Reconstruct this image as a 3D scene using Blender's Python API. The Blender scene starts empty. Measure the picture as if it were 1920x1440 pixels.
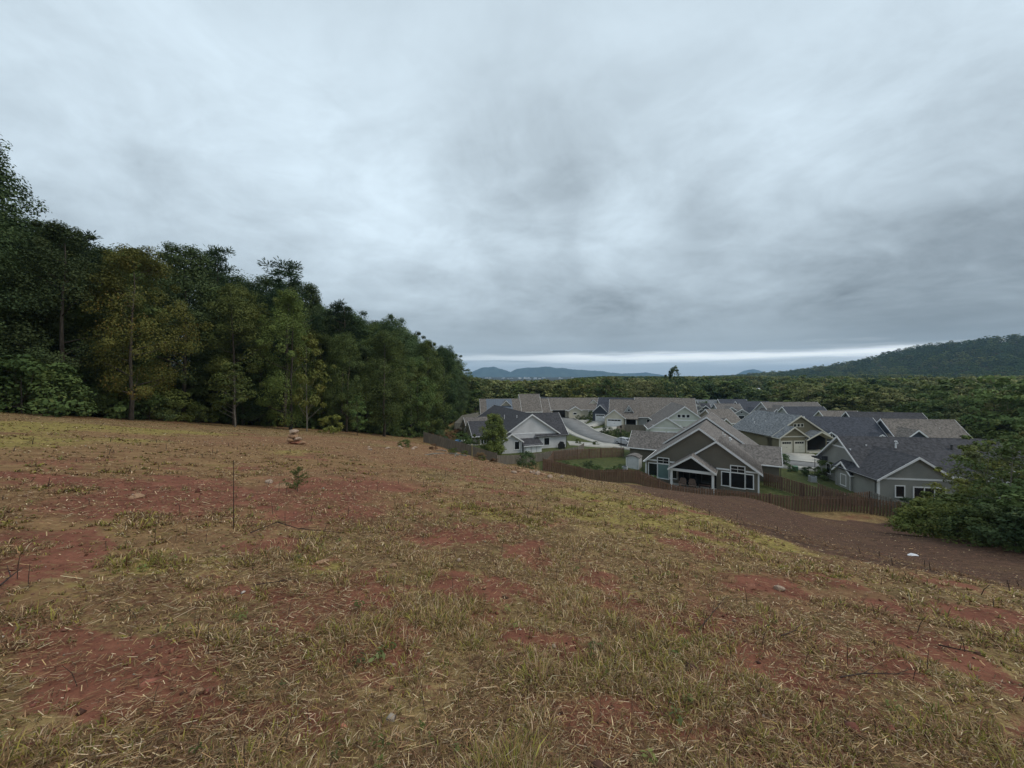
import bpy, math, random
import numpy as np
from math import radians, sin, cos, tan, atan2, sqrt, pi

# ------------------------------------------------------------------ camera, sky, sun, exposure
scene = bpy.context.scene
COL = scene.collection
F = 721.0            # focal length in photograph pixels (1920 wide)
HY = 704.0           # horizon line in the photograph
cam_data = bpy.data.cameras.new('camera')
cam = bpy.data.objects.new('camera', cam_data)
COL.objects.link(cam)
cam.location = (0, 0, 0)
cam.rotation_euler = (radians(90), 0, 0)
cam_data.sensor_width = 36.0
cam_data.lens = 36.0 * F / 1920.0
cam_data.shift_y = -16.0 / 1920.0
cam_data.clip_start = 0.05
cam_data.clip_end = 30000
scene.camera = cam

SUN_EL, SUN_AZ = 52.0, 105.0      # azimuth clockwise from the view direction
world = bpy.data.worlds.new('World')
scene.world = world
world.use_nodes = True
def build_world():
    nt = world.node_tree
    nt.nodes.clear()
    N = nt.nodes.new
    L = nt.links.new
    def math_(op, a, b=None, c=None, clamp=False):
        n = N('ShaderNodeMath'); n.operation = op; n.use_clamp = clamp
        for i, v in enumerate((a, b, c)):
            if v is None: continue
            if isinstance(v, (int, float)): n.inputs[i].default_value = v
            else: L(v, n.inputs[i])
        return n.outputs[0]
    def mixc(f, a, b):
        n = N('ShaderNodeMix'); n.data_type = 'RGBA'
        for s, v in ((n.inputs[0], f), (n.inputs[6], a), (n.inputs[7], b)):
            if isinstance(v, (int, float)): s.default_value = v
            elif isinstance(v, tuple): s.default_value = (*v, 1)
            else: L(v, s)
        return n.outputs[2]
    def smooth(v, a, b):
        n = N('ShaderNodeMapRange'); n.interpolation_type = 'SMOOTHSTEP'
        L(v, n.inputs[0]); n.inputs[1].default_value = a; n.inputs[2].default_value = b
        return n.outputs[0]
    def noise(vec, scale, detail=5, rough=.55, dist=0.0):
        n = N('ShaderNodeTexNoise'); n.inputs['Scale'].default_value = scale
        n.inputs['Detail'].default_value = detail; n.inputs['Roughness'].default_value = rough
        n.inputs['Distortion'].default_value = dist
        L(vec, n.inputs['Vector']); return n.outputs['Fac']
    def comb(x, y, z):
        n = N('ShaderNodeCombineXYZ')
        for i, v in enumerate((x, y, z)):
            if isinstance(v, (int, float)): n.inputs[i].default_value = v
            else: L(v, n.inputs[i])
        return n.outputs[0]
    tc = N('ShaderNodeTexCoord')
    sep = N('ShaderNodeSeparateXYZ'); L(tc.outputs['Generated'], sep.inputs[0])
    X, Y, Z = sep.outputs
    zc = math_('MAXIMUM', Z, 0.0)
    den = math_('ADD', zc, 0.30)
    px = math_('DIVIDE', X, den); py = math_('DIVIDE', Y, den)
    plane = comb(px, py, 3.7)
    big = noise(plane, 0.85, 3, .5, .3)
    mid = noise(plane, 2.3, 8, .58, .6)
    fine = noise(comb(px, math_('MULTIPLY', py, 1.15), 9.1), 6.0, 8, .6, .4)
    # layered streaks low over the horizon: azimuth stretched
    az = math_('ARCTAN2', X, Y)
    streak = noise(comb(math_('MULTIPLY', az, 1.6), math_('MULTIPLY', zc, 22.0), 1.3), 1.0, 5, .55, .25)
    streak2 = noise(comb(math_('MULTIPLY', az, 3.0), math_('MULTIPLY', zc, 45.0), 5.3), 1.0, 4, .5, .2)
    # broad brightness with elevation: dark deck low, thin bright cloud overhead
    r = N('ShaderNodeValToRGB'); L(zc, r.inputs[0])
    cr = r.color_ramp; cr.interpolation = 'EASE'
    stops = [(0.0, .44), (.06, .40), (.12, .40), (.22, .48), (.33, .56), (.50, .60), (.68, .63), (1.0, .65)]
    while len(cr.elements) < len(stops): cr.elements.new(.5)
    for e, (p, v) in zip(cr.elements, stops):
        e.position = p; e.color = (v, v, v, 1)
    base = r.outputs[0]
    tex = math_('ADD', math_('MULTIPLY', math_('SUBTRACT', big, .5), .80),
                math_('ADD', math_('MULTIPLY', math_('SUBTRACT', mid, .5), .92),
                      math_('MULTIPLY', math_('SUBTRACT', fine, .5), .50)))
    # texture contrast fades overhead, where the cloud is a smooth veil
    amp = math_('SUBTRACT', .95, math_('MULTIPLY', smooth(zc, .42, .72), .60))
    lowfade = smooth(zc, .05, .17)
    t1 = math_('MULTIPLY', math_('MULTIPLY', tex, amp), lowfade)
    t2 = math_('MULTIPLY', math_('MULTIPLY', math_('SUBTRACT', streak, .5), .50), math_('SUBTRACT', 1.0, smooth(zc, .10, .30)))
    # cloud masses of this sky, as directions: (x, y, z, cos half-width, amount)
    blobs = None
    for (u, v, w, amt) in BLOBS:
        d = np.array([u, 1.0, v]); d /= np.linalg.norm(d)
        n = N('ShaderNodeVectorMath'); n.operation = 'DOT_PRODUCT'
        L(tc.outputs['Generated'], n.inputs[0]); n.inputs[1].default_value = tuple(d)
        b = math_('MULTIPLY', smooth(n.outputs['Value'], cos(w), 1.0), amt)
        blobs = b if blobs is None else math_('ADD', blobs, b)
    t = math_('ADD', math_('ADD', t1, t2), blobs)
    bright = math_('MULTIPLY', base, math_('ADD', 1.0, t))
    bright = math_('MAXIMUM', bright, .16)
    # colour: brighter cloud is bluer, dense cloud is neutral grey
    tint = mixc(smooth(bright, .22, .62), (.825, .985, 1.105), (.83, .985, 1.095))
    vm = N('ShaderNodeVectorMath'); vm.operation = 'SCALE'
    L(tint, vm.inputs[0]); L(bright, vm.inputs['Scale'])
    cloud = vm.outputs[0]
    # open strip of clear bright sky between the deck and the far hills
    edge = math_('ADD', zc, math_('ADD', math_('MULTIPLY', math_('SUBTRACT', streak2, .5), .052), math_('MULTIPLY', math_('SUBTRACT', streak, .5), .030)))
    strip = math_('MULTIPLY', math_('MULTIPLY', math_('SUBTRACT', 1.0, smooth(edge, .036, .060)), .93), math_('ADD', .50, math_('MULTIPLY', smooth(az, -.15, .40), .50)))
    inner = mixc(smooth(streak2, .50, .72), mixc(smooth(edge, .016, .050), (.52, .61, .67), (1.50, 1.57, 1.60)), (.46, .54, .60))
    sky = N('ShaderNodeTexSky'); sky.sky_type = 'NISHITA'; sky.sun_disc = False
    sky.sun_elevation = radians(SUN_EL); sky.sun_rotation = radians(SUN_AZ)
    sky.air_density = 1.0; sky.dust_density = 2.0; sky.ozone_density = 1.0
    sc_ = N('ShaderNodeVectorMath'); sc_.operation = 'SCALE'; L(sky.outputs[0], sc_.inputs[0]); sc_.inputs['Scale'].default_value = .10
    gap = mixc(.80, sc_.outputs[0], inner)
    deck = mixc(.94, sc_.outputs[0], cloud)
    total = mixc(strip, deck, gap)
    bg = N('ShaderNodeBackground'); L(total, bg.inputs[0]); bg.inputs[1].default_value = SKY_STRENGTH
    out = N('ShaderNodeOutputWorld'); L(bg.outputs[0], out.inputs[0])
BLOBS = [   # (tan azimuth, tan elevation, half-width, amount) cloud masses seen in this sky
    (.10, .60, .28, -.08), (.02, .44, .28, -.08), (.42, .46, .22, -.05),
    (.31, .37, .15, .20), (.05, .36, .10, .06), (1.30, .40, .34, -.20), (1.05, .22, .25, -.08),
    (-.75, .55, .40, .10), (-.30, .24, .25, .08), (.9, .75, .30, .06), (.30, .17, .16, -.14),
]
SKY_STRENGTH = 1.2
build_world()

sun_data = bpy.data.lights.new('sun', 'SUN')
sun = bpy.data.objects.new('sun', sun_data)
COL.objects.link(sun)
sun_data.energy = 1.5
sun_data.angle = radians(25)
sun_data.color = (1.0, .93, .82)
sd = np.array([sin(radians(SUN_AZ)) * cos(radians(SUN_EL)), cos(radians(SUN_AZ)) * cos(radians(SUN_EL)), sin(radians(SUN_EL))])
from mathutils import Vector, Matrix
sun.rotation_euler = Vector(tuple(-sd)).to_track_quat('-Z', 'Y').to_euler()

scene.view_settings.view_transform = 'Standard'
scene.view_settings.look = 'None'
scene.view_settings.exposure = 0.0
scene.view_settings.gamma = 1.0
scene.view_settings.use_curve_mapping = False
scene.render.engine = 'CYCLES'
scene.cycles.use_denoising = True
scene.cycles.max_bounces = 5
scene.cycles.diffuse_bounces = 3
scene.cycles.glossy_bounces = 2
scene.cycles.transmission_bounces = 3
scene.cycles.transparent_max_bounces = 8
scene.cycles.volume_bounces = 0
scene.cycles.sample_clamp_indirect = 4.0

# ------------------------------------------------------------------ helpers
rng = np.random.default_rng(11)
random.seed(11)

def lattice(ix, iy, seed):
    h = (ix.astype(np.int64) * 374761393 + iy.astype(np.int64) * 668265263 + seed * 1442695041) & 0x7fffffff
    h = ((h ^ (h >> 13)) * 1274126177) & 0x7fffffff
    h = (h ^ (h >> 16)) & 0x7fffffff
    return (h % 65536) / 65535.0

def vnoise(x, y, seed=0):
    x = np.asarray(x, float); y = np.asarray(y, float)
    ix = np.floor(x); iy = np.floor(y); fx = x - ix; fy = y - iy
    fx = fx * fx * (3 - 2 * fx); fy = fy * fy * (3 - 2 * fy)
    a = lattice(ix, iy, seed); b = lattice(ix + 1, iy, seed); c = lattice(ix, iy + 1, seed); d = lattice(ix + 1, iy + 1, seed)
    return (a * (1 - fx) + b * fx) * (1 - fy) + (c * (1 - fx) + d * fx) * fy

def fbm(x, y, seed=0, oct=4):
    s = 0; a = .5; t = 0
    for o in range(oct):
        s = s + a * vnoise(np.asarray(x) * 2 ** o + 17.3 * o, np.asarray(y) * 2 ** o - 9.7 * o, seed + o); t += a; a *= .5
    return s / t

def sstep(a, b, x):
    t = np.clip((x - a) / (b - a), 0, 1)
    return t * t * (3 - 2 * t)

def tag(o, label=None, cat=None, group=None, kind=None):
    if label: o['label'] = label
    if cat: o['category'] = cat
    if group: o['group'] = group
    if kind: o['kind'] = kind
    return o

def empty(name, loc=(0, 0, 0), rz=0, parent=None):
    o = bpy.data.objects.new(name, None)
    o.empty_display_size = .3
    COL.objects.link(o)
    o.location = loc; o.rotation_euler = (0, 0, rz)
    if parent: o.parent = parent
    return o

def mesh_from(name, verts, faces, mats=(), midx=None, smooth=False):
    me = bpy.data.meshes.new(name)
    if isinstance(verts, np.ndarray): verts = verts.tolist()
    me.from_pydata(verts, [], faces)
    for m in mats: me.materials.append(m)
    if midx is not None: me.polygons.foreach_set('material_index', midx)
    if smooth: me.polygons.foreach_set('use_smooth', [True] * len(me.polygons))
    me.update()
    return me

def fast_mesh(name, verts, loops, sizes, mats=(), color=None, smooth=False):
    """big meshes straight from arrays"""
    me = bpy.data.meshes.new(name)
    me.vertices.add(len(verts)); me.vertices.foreach_set('co', np.ascontiguousarray(verts, np.float32).ravel())
    me.loops.add(len(loops)); me.loops.foreach_set('vertex_index', np.ascontiguousarray(loops, np.int32))
    me.polygons.add(len(sizes))
    starts = np.concatenate([[0], np.cumsum(sizes)[:-1]]).astype(np.int32)
    me.polygons.foreach_set('loop_start', starts)
    if smooth: me.polygons.foreach_set('use_smooth', np.ones(len(sizes), bool))
    for m in mats: me.materials.append(m)
    me.update(calc_edges=True)
    me.validate()
    if color is not None:
        for cname, arr in color.items():
            at = me.attributes.new(cname, 'FLOAT_COLOR', 'POINT')
            c4 = np.ones((len(verts), 4), np.float32); c4[:, :arr.shape[1]] = arr
            at.data.foreach_set('color', c4.ravel())
    return me

def put(name, me, parent=None, loc=None, rot=None):
    o = bpy.data.objects.new(name, me)
    COL.objects.link(o)
    if parent: o.parent = parent
    if loc is not None: o.location = loc
    if rot is not None: o.rotation_euler = rot
    return o

class MB:
    """collects boxes, prisms and tubes into one mesh"""
    def __init__(s): s.v = []; s.f = []; s.m = []
    def add(s, v, f, m=0):
        b = len(s.v); s.v += [tuple(map(float, p)) for p in v]
        s.f += [tuple(i + b for i in q) for q in f]; s.m += [m] * len(f)
    def box(s, x0, x1, y0, y1, z0, z1, m=0):
        v = [(x0, y0, z0), (x1, y0, z0), (x1, y1, z0), (x0, y1, z0), (x0, y0, z1), (x1, y0, z1), (x1, y1, z1), (x0, y1, z1)]
        s.add(v, [(0, 3, 2, 1), (4, 5, 6, 7), (0, 1, 5, 4), (1, 2, 6, 5), (2, 3, 7, 6), (3, 0, 4, 7)], m)
    def prism(s, poly, y0, y1, axis='y', m=0):
        """poly: (a, z) points counter-clockwise seen from -y; extruded along axis"""
        n = len(poly)
        if axis == 'y': v = [(a, y0, z) for a, z in poly] + [(a, y1, z) for a, z in poly]
        elif axis == 'x': v = [(y0, a, z) for a, z in poly] + [(y1, a, z) for a, z in poly]
        else: v = [(a, z, y0) for a, z in poly] + [(a, z, y1) for a, z in poly]
        f = [tuple(range(n)), tuple(range(2 * n - 1, n - 1, -1))]
        f += [(i, i + n, (i + 1) % n + n, (i + 1) % n) for i in range(n)]
        s.add(v, f, m)
    def tube(s, pts, rads, sides=6, m=0):
        pts = [Vector(p) for p in pts]; rings = []
        b = len(s.v)
        for i, p in enumerate(pts):
            d = (pts[min(i + 1, len(pts) - 1)] - pts[max(i - 1, 0)])
            if d.length < 1e-6: d = Vector((0, 0, 1))
            d.normalize()
            a = d.cross(Vector((.31, .95, .02))) if abs(d.y) < .9 else d.cross(Vector((1, 0, 0)))
            a.normalize(); c = d.cross(a)
            for k in range(sides):
                t = 2 * pi * k / sides
                s.v.append(tuple(p + (a * cos(t) + c * sin(t)) * rads[i]))
        for i in range(len(pts) - 1):
            for k in range(sides):
                q = (b + i * sides + k, b + i * sides + (k + 1) % sides, b + (i + 1) * sides + (k + 1) % sides, b + (i + 1) * sides + k)
                s.f.append(q); s.m.append(m)
        s.f.append(tuple(b + k for k in range(sides))[::-1]); s.m.append(m)
        e = b + (len(pts) - 1) * sides
        s.f.append(tuple(e + k for k in range(sides))); s.m.append(m)
    def mesh(s, name, mats, smooth=False):
        if not isinstance(mats, (list, tuple)): mats = [mats]
        return mesh_from(name, s.v, s.f, mats, s.m, smooth)
    def build(s, name, mats, parent=None, smooth=False, loc=None, rot=None):
        me = s.mesh(name, mats, smooth)
        import bmesh
        bm = bmesh.new(); bm.from_mesh(me); bmesh.ops.recalc_face_normals(bm, faces=bm.faces); bm.to_mesh(me); bm.free()
        return put(name, me, parent, loc, rot)

# ------------------------------------------------------------------ procedural materials
def new_mat(name):
    m = bpy.data.materials.new(name); m.use_nodes = True
    nt = m.node_tree; nt.nodes.clear()
    out = nt.nodes.new('ShaderNodeOutputMaterial')
    b = nt.nodes.new('ShaderNodeBsdfPrincipled')
    nt.links.new(b.outputs[0], out.inputs[0])
    b.inputs['Specular IOR Level'].default_value = .3
    return m, nt, b, out

def nn(nt, t, **kw):
    n = nt.nodes.new(t)
    for k, v in kw.items(): setattr(n, k, v)
    return n

def noise_node(nt, vec, scale, detail=4, rough=.55, dist=0):
    n = nt.nodes.new('ShaderNodeTexNoise')
    n.inputs['Scale'].default_value = scale; n.inputs['Detail'].default_value = detail
    n.inputs['Roughness'].default_value = rough; n.inputs['Distortion'].default_value = dist
    if vec is not None: nt.links.new(vec, n.inputs['Vector'])
    return n.outputs['Fac']

def mix_node(nt, fac, a, b, blend='MIX'):
    n = nt.nodes.new('ShaderNodeMix'); n.data_type = 'RGBA'; n.blend_type = blend
    for s, v in ((n.inputs[0], fac), (n.inputs[6], a), (n.inputs[7], b)):
        if isinstance(v, (int, float)): s.default_value = v
        elif isinstance(v, tuple): s.default_value = (*v, 1) if len(v) == 3 else v
        else: nt.links.new(v, s)
    return n.outputs[2]

def mnode(nt, op, a, b=None, clamp=False):
    n = nt.nodes.new('ShaderNodeMath'); n.operation = op; n.use_clamp = clamp
    for i, v in enumerate((a, b)):
        if v is None: continue
        if isinstance(v, (int, float)): n.inputs[i].default_value = v
        else: nt.links.new(v, n.inputs[i])
    return n.outputs[0]

def range_node(nt, v, a, b, c=0.0, d=1.0, smooth=True):
    n = nt.nodes.new('ShaderNodeMapRange')
    if smooth: n.interpolation_type = 'SMOOTHSTEP'
    nt.links.new(v, n.inputs[0])
    for i, q in enumerate((a, b, c, d)): n.inputs[i + 1].default_value = q
    return n.outputs[0]

def bump_node(nt, h, strength, dist, bsdf):
    n = nt.nodes.new('ShaderNodeBump'); n.inputs['Strength'].default_value = strength; n.inputs['Distance'].default_value = dist
    nt.links.new(h, n.inputs['Height']); nt.links.new(n.outputs[0], bsdf.inputs['Normal'])

def obj_coord(nt): return nt.nodes.new('ShaderNodeTexCoord').outputs['Object']
def geo_pos(nt): return nt.nodes.new('ShaderNodeNewGeometry').outputs['Position']
def vmul(nt, vec, s):
    n = nt.nodes.new('ShaderNodeVectorMath'); n.operation = 'MULTIPLY'; nt.links.new(vec, n.inputs[0]); n.inputs[1].default_value = s
    return n.outputs[0]

_cache = {}
def shingle(c, var=.35):
    """asphalt shingles: staggered tabs of slightly different tone, worn streaks"""
    k = ('sh', c, var)
    if k in _cache: return _cache[k]
    m, nt, b, out = new_mat('shingle'); co = geo_pos(nt)
    v1 = noise_node(nt, co, 3.2, 3, .6)
    v2 = noise_node(nt, vmul(nt, co, (1, 1, 4)), 1.3, 3, .7)
    v3 = noise_node(nt, co, .35, 3, .5)
    lo = tuple(x * (1 - var) for x in c); hi = tuple(min(1, x * (1 + var)) for x in c)
    col = mix_node(nt, range_node(nt, v1, .3, .7), lo, hi)
    col = mix_node(nt, mnode(nt, 'MULTIPLY', range_node(nt, v2, .4, .75), .5), col, tuple(x * .72 for x in c))
    col = mix_node(nt, mnode(nt, 'MULTIPLY', range_node(nt, v3, .45, .75), .35), col, tuple(min(1, x * 1.25) for x in c))
    wv = nn(nt, 'ShaderNodeTexWave', wave_type='BANDS', bands_direction='Z')
    wv.inputs['Scale'].default_value = 1.9; wv.inputs['Distortion'].default_value = .6; wv.inputs['Detail'].default_value = 1
    nt.links.new(co, wv.inputs['Vector'])
    col = mix_node(nt, mnode(nt, 'MULTIPLY', range_node(nt, wv.outputs['Fac'], .75, 1.0), .35), col, tuple(x * .5 for x in c))
    nt.links.new(col, b.inputs['Base Color']); b.inputs['Roughness'].default_value = .9
    bump_node(nt, v1, .4, .03, b)
    _cache[k] = m; return m

def siding(c, lap=.16):
    """painted lap siding: shallow shadow gap at each board, faint weathering"""
    k = ('sd', c, lap)
    if k in _cache: return _cache[k]
    m, nt, b, out = new_mat('lap_siding'); co = geo_pos(nt)
    sep = nn(nt, 'ShaderNodeSeparateXYZ'); nt.links.new(co, sep.inputs[0])
    fr = mnode(nt, 'FRACT', mnode(nt, 'DIVIDE', sep.outputs[2], lap))
    gap = range_node(nt, fr, .0, .12, 1, 0)
    n1 = noise_node(nt, co, .5, 4); n2 = noise_node(nt, co, 6, 3)
    col = mix_node(nt, range_node(nt, n1, .3, .7), tuple(x * .90 for x in c), tuple(min(1, x * 1.08) for x in c))
    col = mix_node(nt, mnode(nt, 'MULTIPLY', range_node(nt, n2, .45, .8), .15), col, tuple(x * .7 for x in c))
    col = mix_node(nt, mnode(nt, 'MULTIPLY', gap, .30), col, tuple(x * .45 for x in c))
    nt.links.new(col, b.inputs['Base Color']); b.inputs['Roughness'].default_value = .75
    bump_node(nt, fr, .5, .02, b)
    _cache[k] = m; return m

def paint(c, rough=.6, var=.10, scale=1.5, spec=.3):
    k = ('pt', c, rough, var, scale)
    if k in _cache: return _cache[k]
    m, nt, b, out = new_mat('painted_surface'); co = geo_pos(nt)
    n1 = noise_node(nt, co, scale, 5, .6)
    col = mix_node(nt, range_node(nt, n1, .25, .75), tuple(x * (1 - var) for x in c), tuple(min(1, x * (1 + var)) for x in c))
    nt.links.new(col, b.inputs['Base Color']); b.inputs['Roughness'].default_value = rough
    b.inputs['Specular IOR Level'].default_value = spec
    _cache[k] = m; return m

def wood_mat(c, var=.35):
    """weathered boards: per-board tone and grain along the board"""
    k = ('wd', c, var)
    if k in _cache: return _cache[k]
    m, nt, b, out = new_mat('weathered_board')
    co = geo_pos(nt)
    oi = nn(nt, 'ShaderNodeObjectInfo')
    g = noise_node(nt, vmul(nt, co, (18, 18, 1.2)), 1.0, 4, .6)
    w = noise_node(nt, co, .8, 3)
    col = mix_node(nt, range_node(nt, g, .3, .7), tuple(x * (1 - var) for x in c), tuple(min(1, x * (1 + var)) for x in c))
    col = mix_node(nt, mnode(nt, 'MULTIPLY', oi.outputs['Random'], .5), col, tuple(x * .62 for x in c))
    col = mix_node(nt, mnode(nt, 'MULTIPLY', range_node(nt, w, .5, .8), .4), col, tuple((x * .6 + .05) for x in c))
    nt.links.new(col, b.inputs['Base Color']); b.inputs['Roughness'].default_value = .85
    _cache[k] = m; return m

def glass_mat():
    if 'gl' in _cache: return _cache['gl']
    m, nt, b, out = new_mat('window_glass')
    b.inputs['Base Color'].default_value = (.012, .014, .016, 1); b.inputs['Roughness'].default_value = .06
    b.inputs['Specular IOR Level'].default_value = .5
    co = geo_pos(nt); bump_node(nt, noise_node(nt, co, .8, 2), .03, .1, b)
    _cache['gl'] = m; return m

def leaf_mat(name, c_lo, c_hi, c_alt=None, alt=.12, hue=.03):
    """foliage: every leaf its own tone, every plant its own shade, light passing through"""
    m, nt, b, out = new_mat(name)
    at = nn(nt, 'ShaderNodeAttribute', attribute_name='tint')
    sep = nn(nt, 'ShaderNodeSeparateColor'); nt.links.new(at.outputs['Color'], sep.inputs[0])
    oi = nn(nt, 'ShaderNodeObjectInfo')
    col = mix_node(nt, sep.outputs[0], c_lo, c_hi)
    if c_alt:
        col = mix_node(nt, mnode(nt, 'MULTIPLY', range_node(nt, sep.outputs[1], 1 - alt - .1, 1 - alt + .1), .8), col, c_alt)
    hs = nn(nt, 'ShaderNodeHueSaturation')
    nt.links.new(col, hs.inputs['Color'])
    nt.links.new(mnode(nt, 'ADD', .5 - hue / 2, mnode(nt, 'MULTIPLY', oi.outputs['Random'], hue)), hs.inputs['Hue'])
    nt.links.new(mnode(nt, 'ADD', .72, mnode(nt, 'MULTIPLY', mnode(nt, 'FRACT', mnode(nt, 'MULTIPLY', oi.outputs['Random'], 7.31)), .56)), hs.inputs['Value'])
    col = hs.outputs[0]
    nt.links.new(col, b.inputs['Base Color']); b.inputs['Roughness'].default_value = .7; b.inputs['Specular IOR Level'].default_value = .15
    tr = nn(nt, 'ShaderNodeBsdfTranslucent'); nt.links.new(col, tr.inputs['Color'])
    ms = nn(nt, 'ShaderNodeMixShader'); ms.inputs[0].default_value = .25
    nt.links.new(b.outputs[0], ms.inputs[1]); nt.links.new(tr.outputs[0], ms.inputs[2]); nt.links.new(ms.outputs[0], out.inputs[0])
    return m

def bark_mat(name, c):
    m, nt, b, out = new_mat(name); co = geo_pos(nt)
    g = noise_node(nt, vmul(nt, co, (6, 6, 1)), 1.5, 5, .65)
    nt.links.new(mix_node(nt, range_node(nt, g, .3, .7), tuple(x * .5 for x in c), tuple(x * 1.4 for x in c)), b.inputs['Base Color'])
    b.inputs['Roughness'].default_value = .95
    bump_node(nt, g, .6, .05, b)
    return m

def rock_mat(name, c):
    m, nt, b, out = new_mat(name); co = obj_coord(nt)
    g = noise_node(nt, co, 3, 6, .65); h = noise_node(nt, co, 14, 4, .6)
    col = mix_node(nt, range_node(nt, g, .3, .7), tuple(x * .6 for x in c), tuple(min(1, x * 1.3) for x in c))
    col = mix_node(nt, mnode(nt, 'MULTIPLY', range_node(nt, h, .5, .7), .5), col, (c[0] * .7, c[1] * .5, c[2] * .4))
    nt.links.new(col, b.inputs['Base Color']); b.inputs['Roughness'].default_value = .9
    bump_node(nt, h, .5, .02, b)
    return m

# ------------------------------------------------------------------ the lie of the land
def plane_z(x, y): return -1.6 - .0922 * x - .1607 * y
def ray(px, d, v): return (d * (px - 960) / F, d, -v * d)
CTRL = []
for (x, y) in ((0, 0), (-4, 3), (4, 2), (0, 6), (-8, 10), (0, 12), (-15, 5), (-20, 20), (-10, 25), (-25, 35), (-38.6, 29), (-12, 40), (-22, 55), (-50, 35),
               (0, -8), (-15, -10), (0, -25), (-40, -20), (-60, 5), (3, 9), (-2, 17), (5, 4)):
    CTRL.append((x, y, plane_z(x, y)))
CTRL += [(10, -8, -2.3), (22, -20, -4.5), (-32.5, 51, -6.8), (-16.4, 74, -12.3), (-55, 60, -5.5), (-70, 90, -8), (-45, 100, -11), (-30, 140, -13)]
CTRL += [(5.5, 6.2, -3.16), ray(1600, 14, .492), ray(1600, 25, .44), ray(1600, 33, .402), (37.9, 43.1, -15.3)]
CTRL += [ray(1400, 8.3, .41), ray(1400, 16, .397), ray(1400, 28, .365), ray(1400, 38, .325), ray(1400, 41.5, .318), (27.9, 45.7, -15.65), (11, 50.2, -14.1), (19.5, 48.0, -15.25), (24, 46.9, -15.6), (32, 44.7, -15.75), (35, 44.0, -15.6)]
CTRL += [ray(1200, 13.9, .3065), ray(1200, 25, .2975), ray(1200, 40, .287), ray(1200, 48.8, .284)]
CTRL += [ray(1018, 17, .2625), ray(1018, 30, .257), ray(1018, 42, .2535), (4.2, 52, -13.0)]
CTRL += [ray(931, 21, .2330), ray(931, 30, .2325), ray(931, 45, .2322), (-2.4, 60, -13.85)]
CTRL += [ray(800, 40, .181), (-15, 66, -11.5)]
CTRL += [ray(1825, 5.5, .56), ray(1825, 15, .525), ray(1825, 26, .43), ray(1825, 40, .39)]
CTRL += [ray(1920, 5.45, .577), ray(1920, 12, .56), ray(1920, 22, .46), (60, 38, -15.6), (45, 20, -11.5), (70, 15, -13.5)]
CTRL += [(42, 42, -15.6), (31.8, 49.3, -15.2), (19.7, 56.7, -15.1), (32, 74, -15.0), (42, 64, -15.0), (44.6, 48.3, -15.1), (46, 58.5, -15.0), (70, 50, -15.2), (75, 62, -15.3)]
CTRL += [(3.6, 71.5, -13.7), (-3, 80, -13.6), (11, 74, -13.8), (0, 95, -13.6), (20.4, 68, -14.6), (21, 76, -14.6), (17.3, 95, -13.9), (16.5, 118, -13.6), (30, 85, -14.6),
         (34, 100, -14.2), (30, 120, -13.7), (50, 72, -14.6), (58, 80, -14.5), (50, 100, -14.6), (5, 140, -13.8), (60, 130, -15.5), (100, 100, -16.5), (120, 60, -16.5), (90, 150, -17), (-12, 110, -13.0), (130, 20, -16), (72, 135, -15.3), (86, 106, -15.4), (80, 90, -15.2)]
CTRL = np.array(CTRL, float)
def _tps_fit(P, smooth=.02):
    n = len(P); xy = P[:, :2] / 50.0
    d2 = ((xy[:, None] - xy[None]) ** 2).sum(-1)
    K = np.where(d2 > 0, .5 * d2 * np.log(np.maximum(d2, 1e-12)), 0) + np.eye(n) * smooth * .01
    A = np.zeros((n + 3, n + 3)); A[:n, :n] = K; A[:n, n] = 1; A[:n, n + 1:] = xy; A[n, :n] = 1; A[n + 1:, :n] = xy.T
    b = np.zeros(n + 3); b[:n] = P[:, 2]
    return np.linalg.solve(A, b)
_W = _tps_fit(CTRL)
def far_z(x, y):
    r = np.hypot(x, y)
    z = -16.5 - 5 * sstep(250, 900, r) + (fbm(x / 260, y / 260, 5, 3) - .5) * 16 * sstep(150, 500, r)
    z = z + 108 * np.exp(-((x - 1250) / 250) ** 2 / 2 - ((y - 850) / 380) ** 2 / 2) * (1 + .25 * (fbm(x / 120, y / 120, 31, 3) - .5))
    z = z + 17 * np.exp(-((x - 110) / 130) ** 2 / 2 - ((y - 620) / 160) ** 2 / 2)      # low wooded rise beyond the street
    z = z + 1 * np.exp(-((x - 520) / 260) ** 2 / 2 - ((y - 760) / 160) ** 2 / 2)
    z = z - 10 * np.exp(-((x - 60) / 160) ** 2 / 2 - ((y - 1700) / 900) ** 2 / 2)
    return z
def gz(x, y):
    x = np.asarray(x, float); y = np.asarray(y, float); sh = x.shape
    X = x.ravel(); Y = y.ravel(); out = np.empty(len(X))
    n = len(CTRL); xy = CTRL[:, :2] / 50.0
    for s in range(0, len(X), 20000):
        a = X[s:s + 20000] / 50; b = Y[s:s + 20000] / 50
        a_ = np.clip(a, -3, 3.4); b_ = np.clip(b, -1.4, 3.8)
        d2 = (a_[:, None] - xy[None, :, 0]) ** 2 + (b_[:, None] - xy[None, :, 1]) ** 2
        K = .5 * d2 * np.log(np.maximum(d2, 1e-12))
        z = K @ _W[:n] + _W[n] + _W[n + 1] * a_ + _W[n + 2] * b_
        out[s:s + 20000] = z
    # gently uneven turf
    r = np.hypot(X, Y)
    out = out + (fbm(X / 1.7, Y / 1.7, 3, 3) - .5) * .10 * (1 - sstep(20, 60, r)) + (fbm(X / .35, Y / .35, 8, 2) - .5) * .035 * (1 - sstep(8, 22, r))
    w = sstep(130, 210, np.hypot(X, Y - 30))
    left_hill = 16 * sstep(-40, -160, X) * sstep(200, -20, Y)
    out = out * (1 - w) + (far_z(X, Y) + left_hill * 0) * w
    return out.reshape(sh)
def gz1(x, y): return float(gz(np.array([x]), np.array([y]))[0])

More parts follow.
